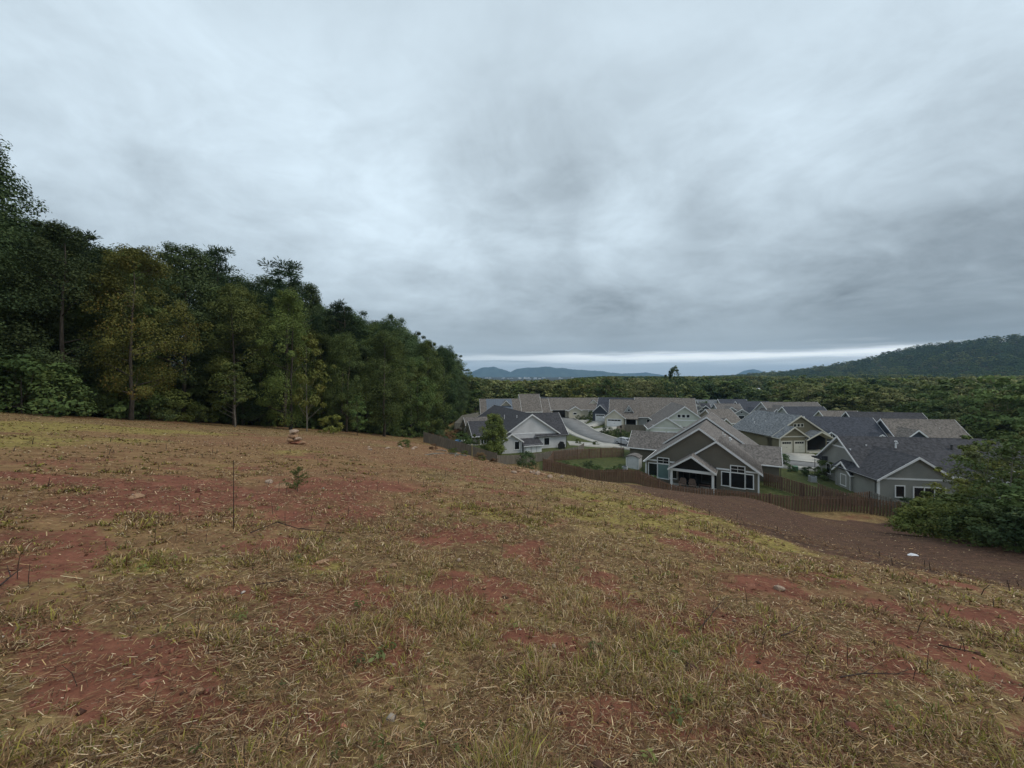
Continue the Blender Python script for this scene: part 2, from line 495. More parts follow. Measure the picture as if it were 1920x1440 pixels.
def ground_at(px, py):
    """where the sight line through a photograph pixel meets the ground"""
    u = (px - 960) / F; v = (py - HY) / F
    d = np.geomspace(1.2, 140, 1400)
    diff = gz(u * d, d) + v * d
    i = np.argmax(diff >= 0)
    if i == 0: return None
    t = diff[i - 1] / (diff[i - 1] - diff[i])
    dd = d[i - 1] + t * (d[i] - d[i - 1])
    return (u * dd, dd)

# patches of bare red clay, mown brown mulch, green turf: places on the ground (x, y, radius x, radius y)
def _patch(px, py, wpx, hpx, soil=False):
    a = ground_at(px, py)
    if a is None: return None
    b = ground_at(px, py - hpx / 2); c = ground_at(px, py + hpx / 2)
    rx = wpx / 2 / F * a[1]
    if b is None or c is None: ry = rx * .6
    else: ry = max(.15, abs(b[1] - c[1]) / 2)
    k_ = 1.3 if soil else 1.0
    return (a[0], a[1], rx * k_, min(ry, rx * 3 + .5) * k_)
SOIL_PX = [(160, 908, 420, 16), (430, 930, 240, 50), (640, 912, 260, 40), (330, 912, 300, 22), (660, 1130, 230, 95), (905, 1158, 70, 40), (1235, 1160, 170, 90), (1000, 1040, 60, 60),
           (1440, 1260, 220, 150), (300, 1275, 300, 75), (1440, 1098, 110, 36), (1800, 1150, 240, 30), (1000, 1210, 340, 60), (1895, 1285, 90, 60), (770, 1190, 120, 60),
           (120, 1190, 240, 50), (560, 1180, 160, 40), (1110, 1090, 130, 30), (1290, 1022, 110, 24), (1720, 1210, 130, 50), (520, 1015, 90, 30), (1560, 1330, 160, 60), (860, 1010, 120, 24), (690, 1235, 330, 90), (1400, 1180, 300, 60), (230, 1225, 420, 80), (440, 1105, 240, 46), (1130, 1150, 200, 50), (1650, 1235, 220, 56), (600, 960, 260, 30), (950, 1100, 200, 40), (1050, 1330, 260, 60), (430, 1345, 300, 60)]
BROWN_PX = [(820, 845, 420, 40), (700, 870, 300, 26), (560, 800, 240, 10), (500, 880, 200, 16), (1480, 1110, 500, 60), (700, 980, 300, 40), (950, 875, 200, 14)]
GREEN_PX = [(230, 850, 760, 110), (60, 800, 420, 60), (330, 880, 500, 40), (1180, 945, 330, 50), (1330, 985, 240, 40), (250, 985, 420, 70), (260, 1060, 360, 60), (960, 960, 260, 40), (600, 1065, 160, 50),
            (860, 1090, 170, 50), (1450, 1020, 130, 22), (1210, 1215, 160, 60), (120, 1110, 220, 60), (760, 930, 160, 20), (560, 1120, 140, 30)]
SOIL = [p for p in (_patch(*q, soil=True) for q in SOIL_PX) if p]
BROWN = [p for p in (_patch(*q) for q in BROWN_PX) if p]
GREEN = [p for p in (_patch(*q) for q in GREEN_PX) if p]
FENCE_A, FENCE_B = np.array([4.2, 52.0]), np.array([42.5, 42.0])
MULCH_EDGE = np.array([(13, 46), (10.0, 34), (7.8, 24), (6.2, 14.5), (5.6, 9.8), (5.6, 7.4), (6.3, 6.5), (7.6, 6.2), (10, 6.0), (16, 5.0), (30, 3)], float)
def _poly_inside(x, y, poly):
    ins = np.zeros(x.shape, bool); n = len(poly)
    for i in range(n):
        x0, y0 = poly[i]; x1, y1 = poly[(i + 1) % n]
        c = ((y0 > y) != (y1 > y)) & (x < (x1 - x0) * (y - y0) / (y1 - y0 + 1e-12) + x0)
        ins ^= c
    return ins
MULCH_POLY = np.concatenate([MULCH_EDGE, np.array([(60, 3), (60, 38), (43, 39.2), (38, 40.0), (31, 41.6), (22, 44.2)])])
def _seg_dist(x, y, P):
    best = np.full(x.shape, 1e9)
    for i in range(len(P) - 1):
        ax, ay = P[i]; bx, by = P[i + 1]; dx, dy = bx - ax, by - ay
        t = np.clip(((x - ax) * dx + (y - ay) * dy) / (dx * dx + dy * dy + 1e-12), 0, 1)
        best = np.minimum(best, np.hypot(x - ax - t * dx, y - ay - t * dy))
    return best
def zones(x, y):
    """weights of red clay, mulch, green turf, brown thatch at ground points"""
    x = np.asarray(x, float); y = np.asarray(y, float)
    def blobs(L, sharp=1.0):
        w = np.zeros(x.shape)
        for (cx, cy, rx, ry) in L:
            nx = (x - cx) / rx; ny = (y - cy) / ry
            sc = min(rx, ry)
            q = np.sqrt(nx * nx + ny * ny) + (fbm(x / max(.35, sc * .6), y / max(.35, sc * .6), 21, 4) - .5) * 2.6
            w = np.maximum(w, 1 - sstep(.30, 1.55, q))
        return w
    soil = blobs(SOIL)
    r = np.hypot(x, y)
    soil = np.maximum(soil, .75 * sstep(.60, .70, fbm(x / 1.1, y / 1.1, 77, 4)) * (1 - sstep(12, 30, r)) * sstep(-14, -6, x + y * .2))
    green = blobs(GREEN)
    brown = blobs(BROWN)
    ins = _poly_inside(x, y, MULCH_POLY)
    P = np.concatenate([MULCH_POLY, MULCH_POLY[:1]])
    sd_ = _seg_dist(x, y, P) * np.where(ins, 1, -1) + (fbm(x / 1.2, y / 1.2, 41, 3) - .5) * (.5 + .06 * r)
    mulch = sstep(-.25, .5, sd_ / (.6 + .02 * r))
    return soil * (1 - mulch), mulch, green * (1 - mulch) * (1 - soil), brown * (1 - mulch)
# lots and verges inside the fences are mown lawn
def lawn_w(x, y):
    beyond = y - (52 + (x - 4.2) * (-10 / 38.3)) 
    a = sstep(-.1, .6, beyond) * sstep(3.6, 4.6, x)
    # left of the street: inside the grey fence
    b = sstep(0, 1.0, (y - 60) - (x + 2.4) * .55 * (x > -2.4) + (x + 2.4) * .49 * (x < -2.4)) * (x > -15.5)
    return np.maximum(a, b * (1 - a)) * (1 - sstep(150, 190, np.hypot(x, y)))

def build_ground():
    th = np.concatenate([np.radians(np.linspace(-62, 62, 400)), np.radians(np.linspace(64, 296, 80))])
    rr = np.concatenate([[.25], np.geomspace(.6, 12000, 330)])
    T, R = np.meshgrid(th, rr)
    X = (R * np.sin(T)); Y = (R * np.cos(T))
    Z = gz(X, Y)
    nr, nt_ = X.shape
    verts = np.stack([X.ravel(), Y.ravel(), Z.ravel()], 1)
    i = np.arange(nr - 1)[:, None]; j = np.arange(nt_)[None, :]
    j2 = (j + 1) % nt_
    q = np.stack([i * nt_ + j, i * nt_ + j2, (i + 1) * nt_ + j2, (i + 1) * nt_ + j], -1).reshape(-1, 4)[:, ::-1]
    loops = q.ravel(); sizes = np.full(len(q), 4)
    # cap at the centre
    loops = np.concatenate([loops, np.arange(nt_)[::-1]]); sizes = np.concatenate([sizes, [nt_]])
    x, y = verts[:, 0], verts[:, 1]
    soil, mulch, green, brown = zones(x, y)
    lawn = lawn_w(x, y)
    r = np.hypot(x, y)
    wood = np.maximum(sstep(0, 4, wood_depth(x, y)), sstep(150, 230, r))
    me = fast_mesh('ground', verts, loops, sizes, [ground_mat()], {'zone': np.stack([soil, mulch, green], 1), 'zone2': np.stack([brown, lawn, wood], 1)}, smooth=True)
    o = put('ground', me)
    tag(o, kind='structure')
    return o

WOOD_EDGE = np.array([(-95, -20), (-62, 8), (-48, 20), (-39, 29), (-36.5, 38), (-33, 51), (-26.5, 62), (-18, 73.5), (-16.5, 84), (-16.5, 100), (-15.5, 125), (-13, 160)], float)
def wood_depth(x, y):
    """metres inside the wood on the left (negative outside)"""
    x = np.asarray(x, float); y = np.asarray(y, float)
    poly = np.concatenate([WOOD_EDGE, np.array([(-300, 160), (-300, -20)])])
    ins = _poly_inside(x, y, poly)
    return np.where(ins, 1, -1) * _seg_dist(x, y, WOOD_EDGE)

def ground_mat():
    m, nt, b, out = new_mat('field_soil_and_turf')
    co = geo_pos(nt)
    a1 = nn(nt, 'ShaderNodeAttribute', attribute_name='zone'); s1 = nn(nt, 'ShaderNodeSeparateColor'); nt.links.new(a1.outputs['Color'], s1.inputs[0])
    a2 = nn(nt, 'ShaderNodeAttribute', attribute_name='zone2'); s2 = nn(nt, 'ShaderNodeSeparateColor'); nt.links.new(a2.outputs['Color'], s2.inputs[0])
    nL = noise_node(nt, co, .35, 5, .6); nM = noise_node(nt, co, 2.2, 6, .65); nF = noise_node(nt, co, 14, 6, .7); nV = noise_node(nt, co, 60, 4, .7)
    # fibrous thatch: noise stretched one way and another
    f1 = noise_node(nt, vmul(nt, co, (9, 60, 30)), 1.0, 3, .6, 1.5); f2 = noise_node(nt, vmul(nt, co, (55, 11, 30)), 1.0, 3, .6, 1.5)
    fib = mnode(nt, 'MAXIMUM', f1, f2)
    def edge(w, amt=.55):
        amt = amt * 1.9
        t = mnode(nt, 'ADD', w, mnode(nt, 'MULTIPLY', mnode(nt, 'SUBTRACT', mnode(nt, 'ADD', mnode(nt, 'MULTIPLY', nM, .5), mnode(nt, 'MULTIPLY', nF, .5)), .5), amt * 2))
        return range_node(nt, t, .32, .68)
    straw = mix_node(nt, range_node(nt, nM, .35, .65), (.185, .122, .054), (.315, .222, .098))
    straw = mix_node(nt, mnode(nt, 'MULTIPLY', range_node(nt, nF, .44, .62), .8), straw, (.085, .045, .024))
    straw = mix_node(nt, mnode(nt, 'MULTIPLY', range_node(nt, fib, .58, .70), .6), straw, (.48, .35, .18))
    nD = noise_node(nt, co, .55, 5, .65, .4)
    straw = mix_node(nt, mnode(nt, 'MULTIPLY', range_node(nt, nD, .47, .66), .62), straw, (.085, .056, .028))
    green = mix_node(nt, range_node(nt, nM, .3, .7), (.205, .164, .050), (.345, .265, .086))
    green = mix_node(nt, mnode(nt, 'MULTIPLY', range_node(nt, nF, .44, .64), .75), green, (.11, .082, .024))
    col = mix_node(nt, edge(s1.outputs[2], .9), straw, green)
    brown = mix_node(nt, range_node(nt, nM, .3, .7), (.17, .085, .046), (.27, .160, .082))
    col = mix_node(nt, mnode(nt, 'MULTIPLY', edge(s2.outputs[0], .5), .85), col, brown)
    mul = mix_node(nt, range_node(nt, nM, .3, .7), (.045, .025, .018), (.115, .062, .042))
    mul = mix_node(nt, mnode(nt, 'MULTIPLY', range_node(nt, fib, .55, .68), .55), mul, (.27, .175, .11))
    mul = mix_node(nt, mnode(nt, 'MULTIPLY', range_node(nt, nL, .50, .66), .35), mul, (.135, .082, .045))
    col = mix_node(nt, edge(s1.outputs[1], .35), col, mul)
    red = mix_node(nt, range_node(nt, nM, .3, .7), (.150, .054, .036), (.245, .094, .061))
    red = mix_node(nt, mnode(nt, 'MULTIPLY', range_node(nt, nF, .5, .7), .6), red, (.15, .055, .040))
    red = mix_node(nt, mnode(nt, 'MULTIPLY', range_node(nt, nV, .62, .74), .5), red, (.30, .17, .11))
    tf = mnode(nt, 'ADD', mnode(nt, 'MULTIPLY', nF, .45), mnode(nt, 'ADD', mnode(nt, 'MULTIPLY', nM, .35), mnode(nt, 'MULTIPLY', fib, .20)))
    soft = range_node(nt, mnode(nt, 'ADD', mnode(nt, 'MULTIPLY', s1.outputs[0], .62), mnode(nt, 'MULTIPLY', mnode(nt, 'SUBTRACT', tf, .5), 2.6)), .16, .50)
    thin = mnode(nt, 'MULTIPLY', range_node(nt, mnode(nt, 'ADD', nL, mnode(nt, 'MULTIPLY', mnode(nt, 'SUBTRACT', nF, .5), .8)), .48, .72), mnode(nt, 'SUBTRACT', 1.0, mnode(nt, 'MAXIMUM', s1.outputs[2], mnode(nt, 'MAXIMUM', s2.outputs[1], s1.outputs[1]))))
    soft = mnode(nt, 'MAXIMUM', soft, mnode(nt, 'MULTIPLY', thin, .75))
    col = mix_node(nt, mnode(nt, 'MULTIPLY', soft, .92), col, red)
    lawn = mix_node(nt, range_node(nt, nM, .3, .7), (.046, .058, .022), (.088, .098, .036))
    lawn = mix_node(nt, mnode(nt, 'MULTIPLY', range_node(nt, nL, .45, .7), .5), lawn, (.105, .108, .042))
    col = mix_node(nt, s2.outputs[1], col, lawn)
    litter = mix_node(nt, range_node(nt, nM, .3, .7), (.028, .026, .012), (.060, .050, .022))
    col = mix_node(nt, s2.outputs[2], col, litter)
    nt.links.new(col, b.inputs['Base Color']); b.inputs['Roughness'].default_value = .95; b.inputs['Specular IOR Level'].default_value = .1
    hgt = mnode(nt, 'ADD', mnode(nt, 'MULTIPLY', nF, .6), mnode(nt, 'ADD', mnode(nt, 'MULTIPLY', nM, 1.2), mnode(nt, 'MULTIPLY', nV, .25)))
    bump_node(nt, hgt, .7, .06, b)
    return m
ground = build_ground()

# far blue ranges: real ridges kilometres away
def ridge(name, d, pts, depth, mat, seed):
    """pts: (pixel x, pixel y of the crest); a ridge with its own slopes and spurs"""
    us = np.array([(p[0] - 960) / F for p in pts]); hs = np.array([-(p[1] - HY) / F * d for p in pts])
    n = 160; k = 22
    u = np.linspace(us[0], us[-1], n)
    h = np.interp(u, us, hs) + (fbm(u * 60, u * 0, seed, 4) - .5) * d * .004
    X = []; Z = []; Yv = []
    base = -60
    for j in range(k):
        t = j / (k - 1)                      # 0 near foot .. .5 crest .. 1 far foot
        s = 1 - abs(t - .5) * 2
        prof = s ** 1.25
        yy = d + (t - .5) * depth
        X.append(u * d); Yv.append(np.full(n, yy) + (fbm(u * 40, np.full(n, t * 3), seed + 7, 3) - .5) * depth * .10 * (1 - s))
        spur = (fbm(u * 55, np.full(n, t * 2.5), seed + 3, 4) - .5) * (h - base) * .45 * s * (1 - s) * 2
        Z.append(base + (h - base) * prof + spur)
    V = np.stack([np.array(X).ravel(), np.array(Yv).ravel(), np.array(Z).ravel()], 1)
    i = np.arange(k - 1)[:, None]; j = np.arange(n - 1)[None, :]
    q = np.stack([i * n + j, i * n + j + 1, (i + 1) * n + j + 1, (i + 1) * n + j], -1).reshape(-1, 4)
    me = fast_mesh(name, V, q.ravel(), np.full(len(q), 4), [mat], smooth=True)
    o = put(name, me); tag(o, kind='structure'); return o
m_far, nt_, b_, _o = new_mat('wooded_mountain')
_c = geo_pos(nt_); _n = noise_node(nt_, _c, .006, 6, .65)
nt_.links.new(mix_node(nt_, range_node(nt_, _n, .35, .65), (.020, .032, .020), (.050, .065, .035)), b_.inputs['Base Color']); b_.inputs['Roughness'].default_value = 1
ridge('mountain_range', 6200, [(870, 705), (885, 697), (905, 688), (926, 685.5), (940, 690), (957, 696), (968, 690), (985, 687.5), (1004, 687.5), (1024, 685), (1040, 688), (1060, 689.5), (1085, 692), (1110, 693.5), (1140, 697), (1175, 701), (1200, 705)], 900, m_far, 3)
ridge('distant_hills', 7200, [(1120, 706), (1150, 700), (1185, 699), (1210, 697), (1235, 701), (1275, 707)], 700, m_far, 9)
ridge('round_hill', 6800, [(1375, 705), (1395, 695), (1412, 691), (1425, 694), (1440, 700), (1470, 706)], 700, m_far, 14)
ridge('long_ridge', 7000, [(1480, 706), (1530, 697), (1560, 692), (1600, 692), (1650, 691), (1720, 690), (1800, 690), (1900, 692)], 700, m_far, 19)

# ------------------------------------------------------------------ houses
WHITE = paint((.74, .74, .74), .55, .06)
CREAM = paint((.55, .52, .43), .6, .06)
GLASS = glass_mat()
PORCH_SHADE = paint((.012, .011, .010), .9, .1)  # near black, shade inside the porches put into the colour
CONCRETE = paint((.38, .365, .33), .9, .12, 1.2)
GUTTER = paint((.05, .05, .05), .5, .1)

class House:
    def __init__(s, name, loc, theta, wall, roof, label, trim=WHITE, z=None, group=None):
        """theta: clockwise turn seen from above, in degrees; local x runs along the front, local y to the back"""
        zz = gz1(*loc) if z is None else z
        s.root = empty(name, (loc[0], loc[1], zz), -radians(theta))
        tag(s.root, label, 'house', group)
        s.wall = wall; s.roof = roof; s.trim = trim
    def gable(s, cx, half, y0, y1, ze, p, axis='y', ov=.4, ovr=.35, ends=(1, 1), gut=(1, 1), wall=None, roof=None, th=.17, base=-.8, board=.24, walls=True, hip=(0, 0)):
        """a gabled volume: ridge along axis at cx, from y0 to y1; walls to eave height ze, pitch p"""
        wall = wall or s.wall; roof = roof or s.roof
        rz = ze + half * p
        if walls:
            w = MB(); w.prism([(cx - half, base), (cx + half, base), (cx + half, ze), (cx, rz), (cx - half, ze)], y0, y1, axis)
            w.build('wall', wall, s.root)
        a, c = y0 - ovr, y1 + ovr
        xl, zl = cx - half - ov, ze - ov * p
        xr = cx + half + ov
        # roof: two thick slopes; a hipped end pulls the ridge in
        ra, rc = a + hip[0], c - hip[1]
        top = [(xl, a, zl + th), (xl, c, zl + th), (cx, ra, rz + th), (cx, rc, rz + th), (xr, a, zl + th), (xr, c, zl + th)]
        bot = [(x, y, z - th) for x, y, z in top]
        v = top + bot
        f = [(0, 2, 3, 1), (2, 4, 5, 3), (6, 7, 9, 8), (8, 9, 11, 10), (0, 1, 7, 6), (4, 10, 11, 5)]
        mi = [0, 0, 1, 1, 1, 1]
        if hip[0]: f += [(0, 4, 2), (6, 8, 10), (0, 6, 10, 4)]; mi += [0, 1, 1]
        else: f += [(0, 6, 8, 2), (2, 8, 10, 4)]; mi += [1, 1]
        if hip[1]: f += [(1, 3, 5), (7, 11, 9), (1, 5, 11, 7)]; mi += [0, 1, 1]
        else: f += [(1, 3, 9, 7), (3, 5, 11, 9)]; mi += [1, 1]
        if axis == 'x': v = [(y, x, z) for x, y, z in v]
        me = mesh_from('roof', v, f, [roof, s.trim], mi)
        import bmesh
        bm = bmesh.new(); bm.from_mesh(me); bmesh.ops.recalc_face_normals(bm, faces=bm.faces); bm.to_mesh(me); bm.free()
        ro = put('roof', me, s.root)
        # ridge cap
        rcv = MB(); rcv.prism([(cx - .15, rz + th - .15 * p + .012), (cx + .15, rz + th - .15 * p + .012), (cx, rz + th + .03)], ra + .02, rc - .02, axis)
        rcv.build('ridge_cap', roof, ro)
        # rake boards
        for yy, on, hp in ((a, ends[0], hip[0]), (c, ends[1], hip[1])):
            if not on or hp: continue
            y_a, y_b = (yy - .045, yy - .002) if yy == a else (yy + .002, yy + .045)
            for sgn in (-1, 1):
                xe = xl if sgn < 0 else xr
                lo = zl + th + .015; hi = rz + th + .015
                poly = [(xe, lo), (cx, hi), (cx, hi - board * 1.15), (xe, lo - board)]
                b = MB(); b.prism(poly if sgn > 0 else poly[::-1], y_a, y_b, axis); b.build('rake_board', s.trim, s.root)
        for sgn, on in ((-1, gut[0]), (1, gut[1])):
            if not on: continue
            xe = xl if sgn < 0 else xr
            b = MB(); x0, x1 = (xe - .10, xe - .003) if sgn < 0 else (xe + .003, xe + .10)
            if axis == 'y': b.box(x0, x1, a + .01, c - .01, zl + th - .14, zl + th - .02)
            else: b.box(a + .01, c - .01, x0, x1, zl + th - .14, zl + th - .02)
            b.build('gutter', s.trim if on == 1 else GUTTER, s.root)
        return ro
    def box(s, name, x0, x1, y0, y1, z0, z1, mat, parent=None):
        b = MB(); b.box(x0, x1, y0, y1, z0, z1); return b.build(name, mat, parent or s.root)
    def band(s, x0, x1, y, z, h=.2, axis='y', out=-.035):
        b = MB()
        if axis == 'y': b.box(x0, x1, min(y, y + out), max(y, y + out), z, z + h)
        else: b.box(min(y, y + out), max(y, y + out), x0, x1, z, z + h)
        return b.build('trim_band', s.trim, s.root)
    def corner(s, x, y, z0, z1, w=.14):
        b = MB(); b.box(x - w / 2 - .02, x + w / 2 + .02, y - .035, y + w, z0, z1); return b.build('corner_board', s.trim, s.root)
    def window(s, x, z, w, h, at, face='front', fr=.11, mull=0, bars=0, name='window', pane=None, trim=None):
        """centre x along the wall, sill height z; at = wall plane; face: front (-y), left (-x), right (+x)"""
        tr = trim or s.trim
        b = MB()
        b.box(-w / 2 - fr, w / 2 + fr, -.05, 0, h, h + fr); b.box(-w / 2 - fr - .03, w / 2 + fr + .03, -.07, 0, -fr, 0)
        b.box(-w / 2 - fr, -w / 2, -.05, 0, 0, h); b.box(w / 2, w / 2 + fr, -.05, 0, 0, h)
        for k in range(mull):
            xm = -w / 2 + w * (k + 1) / (mull + 1); b.box(xm - .05, xm + .05, -.045, 0, 0, h)
        rot = {'front': 0, 'left': -pi / 2, 'right': pi / 2, 'back': pi}[face]
        loc = {'front': (x, at - .003, z), 'back': (x, at + .003, z), 'left': (at - .003, x, z), 'right': (at + .003, x, z)}[face]
        o = b.build(name, tr, s.root, loc=loc, rot=(0, 0, rot))
        n = mull + 1
        for k in range(n):
            a0 = -w / 2 + w * k / n + (.05 if k else 0); a1 = -w / 2 + w * (k + 1) / n - (.05 if k < n - 1 else 0)
            g = MB(); g.box(a0, a1, -.018, -.006, 0, h); g.build('pane', pane or GLASS, o)
            if bars:
                g = MB(); zz = h * .5; g.box(a0, a1, -.032, -.019, zz - .025, zz + .025)
                if bars > 1: g.box((a0 + a1) / 2 - .02, (a0 + a1) / 2 + .02, -.032, -.019, 0, h)
                g.build('sash_bar', tr, o)
        return o
    def garage_door(s, x, w, h, at, mat, lights=4, z=.02, face='front'):
        rot = {'front': 0, 'left': -pi / 2, 'right': pi / 2}[face]
        loc = {'front': (x, at - .004, z), 'left': (at - .004, x, z), 'right': (at + .004, x, z)}[face]
        b = MB(); b.box(-w / 2 - .13, -w / 2, -.06, 0, 0, h + .13); b.box(w / 2, w / 2 + .13, -.06, 0, 0, h + .13); b.box(-w / 2, w / 2, -.06, 0, h, h + .13)
        o = b.build('garage_door', s.trim, s.root, loc=loc, rot=(0, 0, rot))
        for k in range(4):
            g = MB(); z0, z1 = h * k / 4 + .008, h * (k + 1) / 4 - .008
            g.box(-w / 2 + .005, w / 2 - .005, -.03, 0, z0, z1)
            nP = 2 if w < 3 else 4
            if k < 3:
                for j in range(nP):
                    a0 = -w / 2 + w * j / nP + .1; a1 = -w / 2 + w * (j + 1) / nP - .1
                    g.box(a0, a1, -.045, -.031, z0 + .07, z1 - .07)
            pnl = g.build('door_panel', mat, o)
            if k == 3:
                for j in range(lights):
                    a0 = -w / 2 + .12 + (w - .24) * j / lights + .03; a1 = -w / 2 + .12 + (w - .24) * (j + 1) / lights - .03
                    gg = MB(); gg.box(a0, a1, -.040, -.031, z0 + .10, z1 - .08); gg.build('pane', GLASS, o)
        g = MB(); g.box(-.12, .12, -.07, -.046, h * .5 - .03, h * .5 + .03); g.build('handle', GUTTER, o)
        return o
    def door(s, x, w, h, at, mat, z=.1, face='front'):
        rot = {'front': 0, 'left': -pi / 2, 'right': pi / 2}[face]
        loc = {'front': (x, at - .004, z), 'left': (at - .004, x, z), 'right': (at + .004, x, z)}[face]
        b = MB(); b.box(-w / 2 - .1, -w / 2, -.05, 0, 0, h + .1); b.box(w / 2, w / 2 + .1, -.05, 0, 0, h + .1); b.box(-w / 2, w / 2, -.05, 0, h, h + .1)
        o = b.build('door', s.trim, s.root, loc=loc, rot=(0, 0, rot))
        b = MB(); b.box(-w / 2 + .004, w / 2 - .004, -.03, 0, 0, h - .004); b.build('leaf', mat, o)
        return o
    def vent(s, x, y, z, mat=None, h=.45, r=.06):
        b = MB(); b.tube([(x, y, z - .3), (x, y, z + h)], [r, r], 8); b.tube([(x, y, z + h), (x, y, z + h + .06)], [r * 1.7, r * 1.7], 8)
        return b.build('roof_vent', mat or WHITE, s.root)
    def flue(s, x, y, z):
        b = MB(); b.tube([(x, y, z - .2), (x, y, z + .35), (x + .22, y - .10, z + .5)], [.10, .10, .10], 8); b.tube([(x, y, z + .62), (x, y, z + .74)], [.16, .16], 10); b.tube([(x, y, z + .3), (x, y, z + .62)], [.05, .05], 6)
        return b.build('roof_vent', WHITE, s.root)
    def dormer(s, cx, half, y0, y1, z0, p, ov=.15, win=True):
        """small gabled dormer sitting on the roof, front at y0"""
        b = MB(); b.prism([(cx - half, z0), (cx + half, z0), (cx + half, z0 + .05), (cx, z0 + .05 + half * p), (cx - half, z0 + .05)], y0, y1)
        b.build('dormer_wall', s.wall, s.root)
        s.gable(cx, half, y0, y1, z0 + .05, p, ov=ov, ovr=.2, gut=(0, 0), ends=(1, 0), walls=False, th=.10, board=.16)
        if win: s.window(cx, z0 + .25, half * .5, half * .45, y0, fr=.07)
    def downspout(s, x, y, z0, z1):
        b = MB(); b.tube([(x, y, z0), (x, y, z1)], [.045, .045], 6); return b.build('downspout', GUTTER, s.root)
    def steps(s, nm='patio'):
        pass

# colours of the place
OLIVE = siding((.155, .138, .108)); OLIVE2 = siding((.185, .160, .100)); SAGE = siding((.56, .58, .50)); BLUEGREY = siding((.61, .60, .60)); SLATE = siding((.27, .268, .245))
CREAMS = siding((.62, .57, .46)); TAN = siding((.38, .34, .27)); NAVYS = siding((.07, .08, .10)); GREYS = siding((.36, .36, .35)); CHAR = siding((.07, .075, .075))
R_BROWN = shingle((.160, .142, .130), .5); R_DARK = shingle((.055, .054, .060), .45); R_BLUE = shingle((.145, .155, .165), .6); R_WARM = shingle((.158, .138, .122), .5); R_NAVY = shingle((.056, .060, .074), .45); R_MID = shingle((.145, .130, .120), .5)
R_METAL = paint((.10, .125, .16), .45, .08, .6, .5); GREYTRIM = paint((.60, .60, .60), .55, .06)

# --- the olive house just past the brown fence
LX, LY = 19.7, 56.7
h = House('craftsman_house', (LX, LY), 31.4, OLIVE, R_BROWN, 'olive house with stacked white-edged gables and a dark covered porch behind the brown fence', z=-15.15)
P = .73; ZE = 2.72
h.gable(7.13, 6.95, 0, 12.0, ZE, P, ends=(1, 0), gut=(1, 0))
h.gable(7.13, 7.55, 11.5, 20.5, ZE + .05, P, ends=(1, 1), gut=(1, 0), ovr=.45, ov=.45)
h.gable(9.24, 4.84, -.5, 6.0, ZE, P, ends=(1, 0), gut=(0, 0), ov=.42)
# right wing, left wing
h.gable(8.9, 2.7, 11.5, 16.6, ZE, P * .98, axis='x', ends=(0, 1), gut=(1, 1), ov=.38)
h.gable(13.2, 3.1, -4.9, 4.0, ZE - .05, P, axis='x', ends=(1, 0), gut=(1, 1), roof=R_MID)
# porch: gabled roof on posts over a recess whose shade is painted near black
h.gable(6.5, 2.55, -3.0, 1.2, ZE - .05, .68, ends=(1, 0), gut=(0, 0), ov=.38, walls=False)
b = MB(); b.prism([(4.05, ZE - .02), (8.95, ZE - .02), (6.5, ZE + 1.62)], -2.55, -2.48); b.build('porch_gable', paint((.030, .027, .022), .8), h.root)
h.box('porch_beam', 3.75, 9.25, -2.95, -2.70, ZE - .42, ZE - .10, WHITE)
for x in (4.0, 9.0):
    h.box('porch_post', x - .14, x + .14, -2.92, -2.66, -.6, ZE - .42, WHITE)
h.box('porch_shade_panel', 4.6, 9.25, -.56, -.50, -.4, ZE + .1, PORCH_SHADE)  # near-black sheet over the wall, standing in for the porch shade
h.box('porch_soffit', 3.9, 9.1, -2.6, -.57, ZE - .12, ZE - .05, PORCH_SHADE)  # soffit coloured near black, shade under the porch roof painted in
h.box('porch_floor', 3.7, 9.3, -3.0, -.57, -.7, .05, CONCRETE)
h.window(6.0, .25, 1.5, 1.95, -.57, fr=.08, mull=1, name='porch_door', trim=paint((.04, .04, .04), .5))
h.window(8.1, .6, 1.1, 1.4, -.57, fr=.08, name='window', trim=paint((.04, .04, .04), .5))
# rear windows, left group on the main gable and right group on the projecting gable
BLIND = paint((.13, .20, .20), .3, .05, 1.5, .5)
h.window(1.05, .55, 1.15, 1.75, 0, fr=.12); h.window(2.45, .35, 1.45, 1.98, 0, fr=.12, pane=BLIND); h.window(3.80, .55, .95, 1.75, 0, fr=.12)
h.window(2.45, 2.50, 1.45, .72, 0, fr=.12, bars=2)
h.band(.08, 1.58, 0, 2.70); h.band(3.35, 4.6, 0, 2.70)
h.window(10.35, .62, .85, 1.72, -.5, fr=.12); h.window(11.72, .52, 1.50, 1.85, -.5, fr=.12); h.window(13.02, .62, .78, 1.72, -.5, fr=.12)
h.window(11.72, 2.50, 1.50, .78, -.5, fr=.12, bars=2)
h.band(9.1, 10.80, -.5, 2.62); h.band(12.62, 14.0, -.5, 2.62)
h.corner(.05, 0, -.8, 2.7); h.corner(14.02, -.5, -.8, 2.6)
h.window(3.5, .9, .9, 1.3, -.002, 'left'); h.window(8.4, .9, .9, 1.3, -.002, 'left')
h.vent(9.6, 8.2, 6.0); h.vent(9.9, 7.6, 5.75); h.flue(10.6, 7.0, 5.2); h.vent(3.5, 14.5, 5.4)
h.downspout(-.45, .15, -.6, 2.3); h.downspout(16.75, 6.15, -.6, 2.3)
H_OLIVE = h

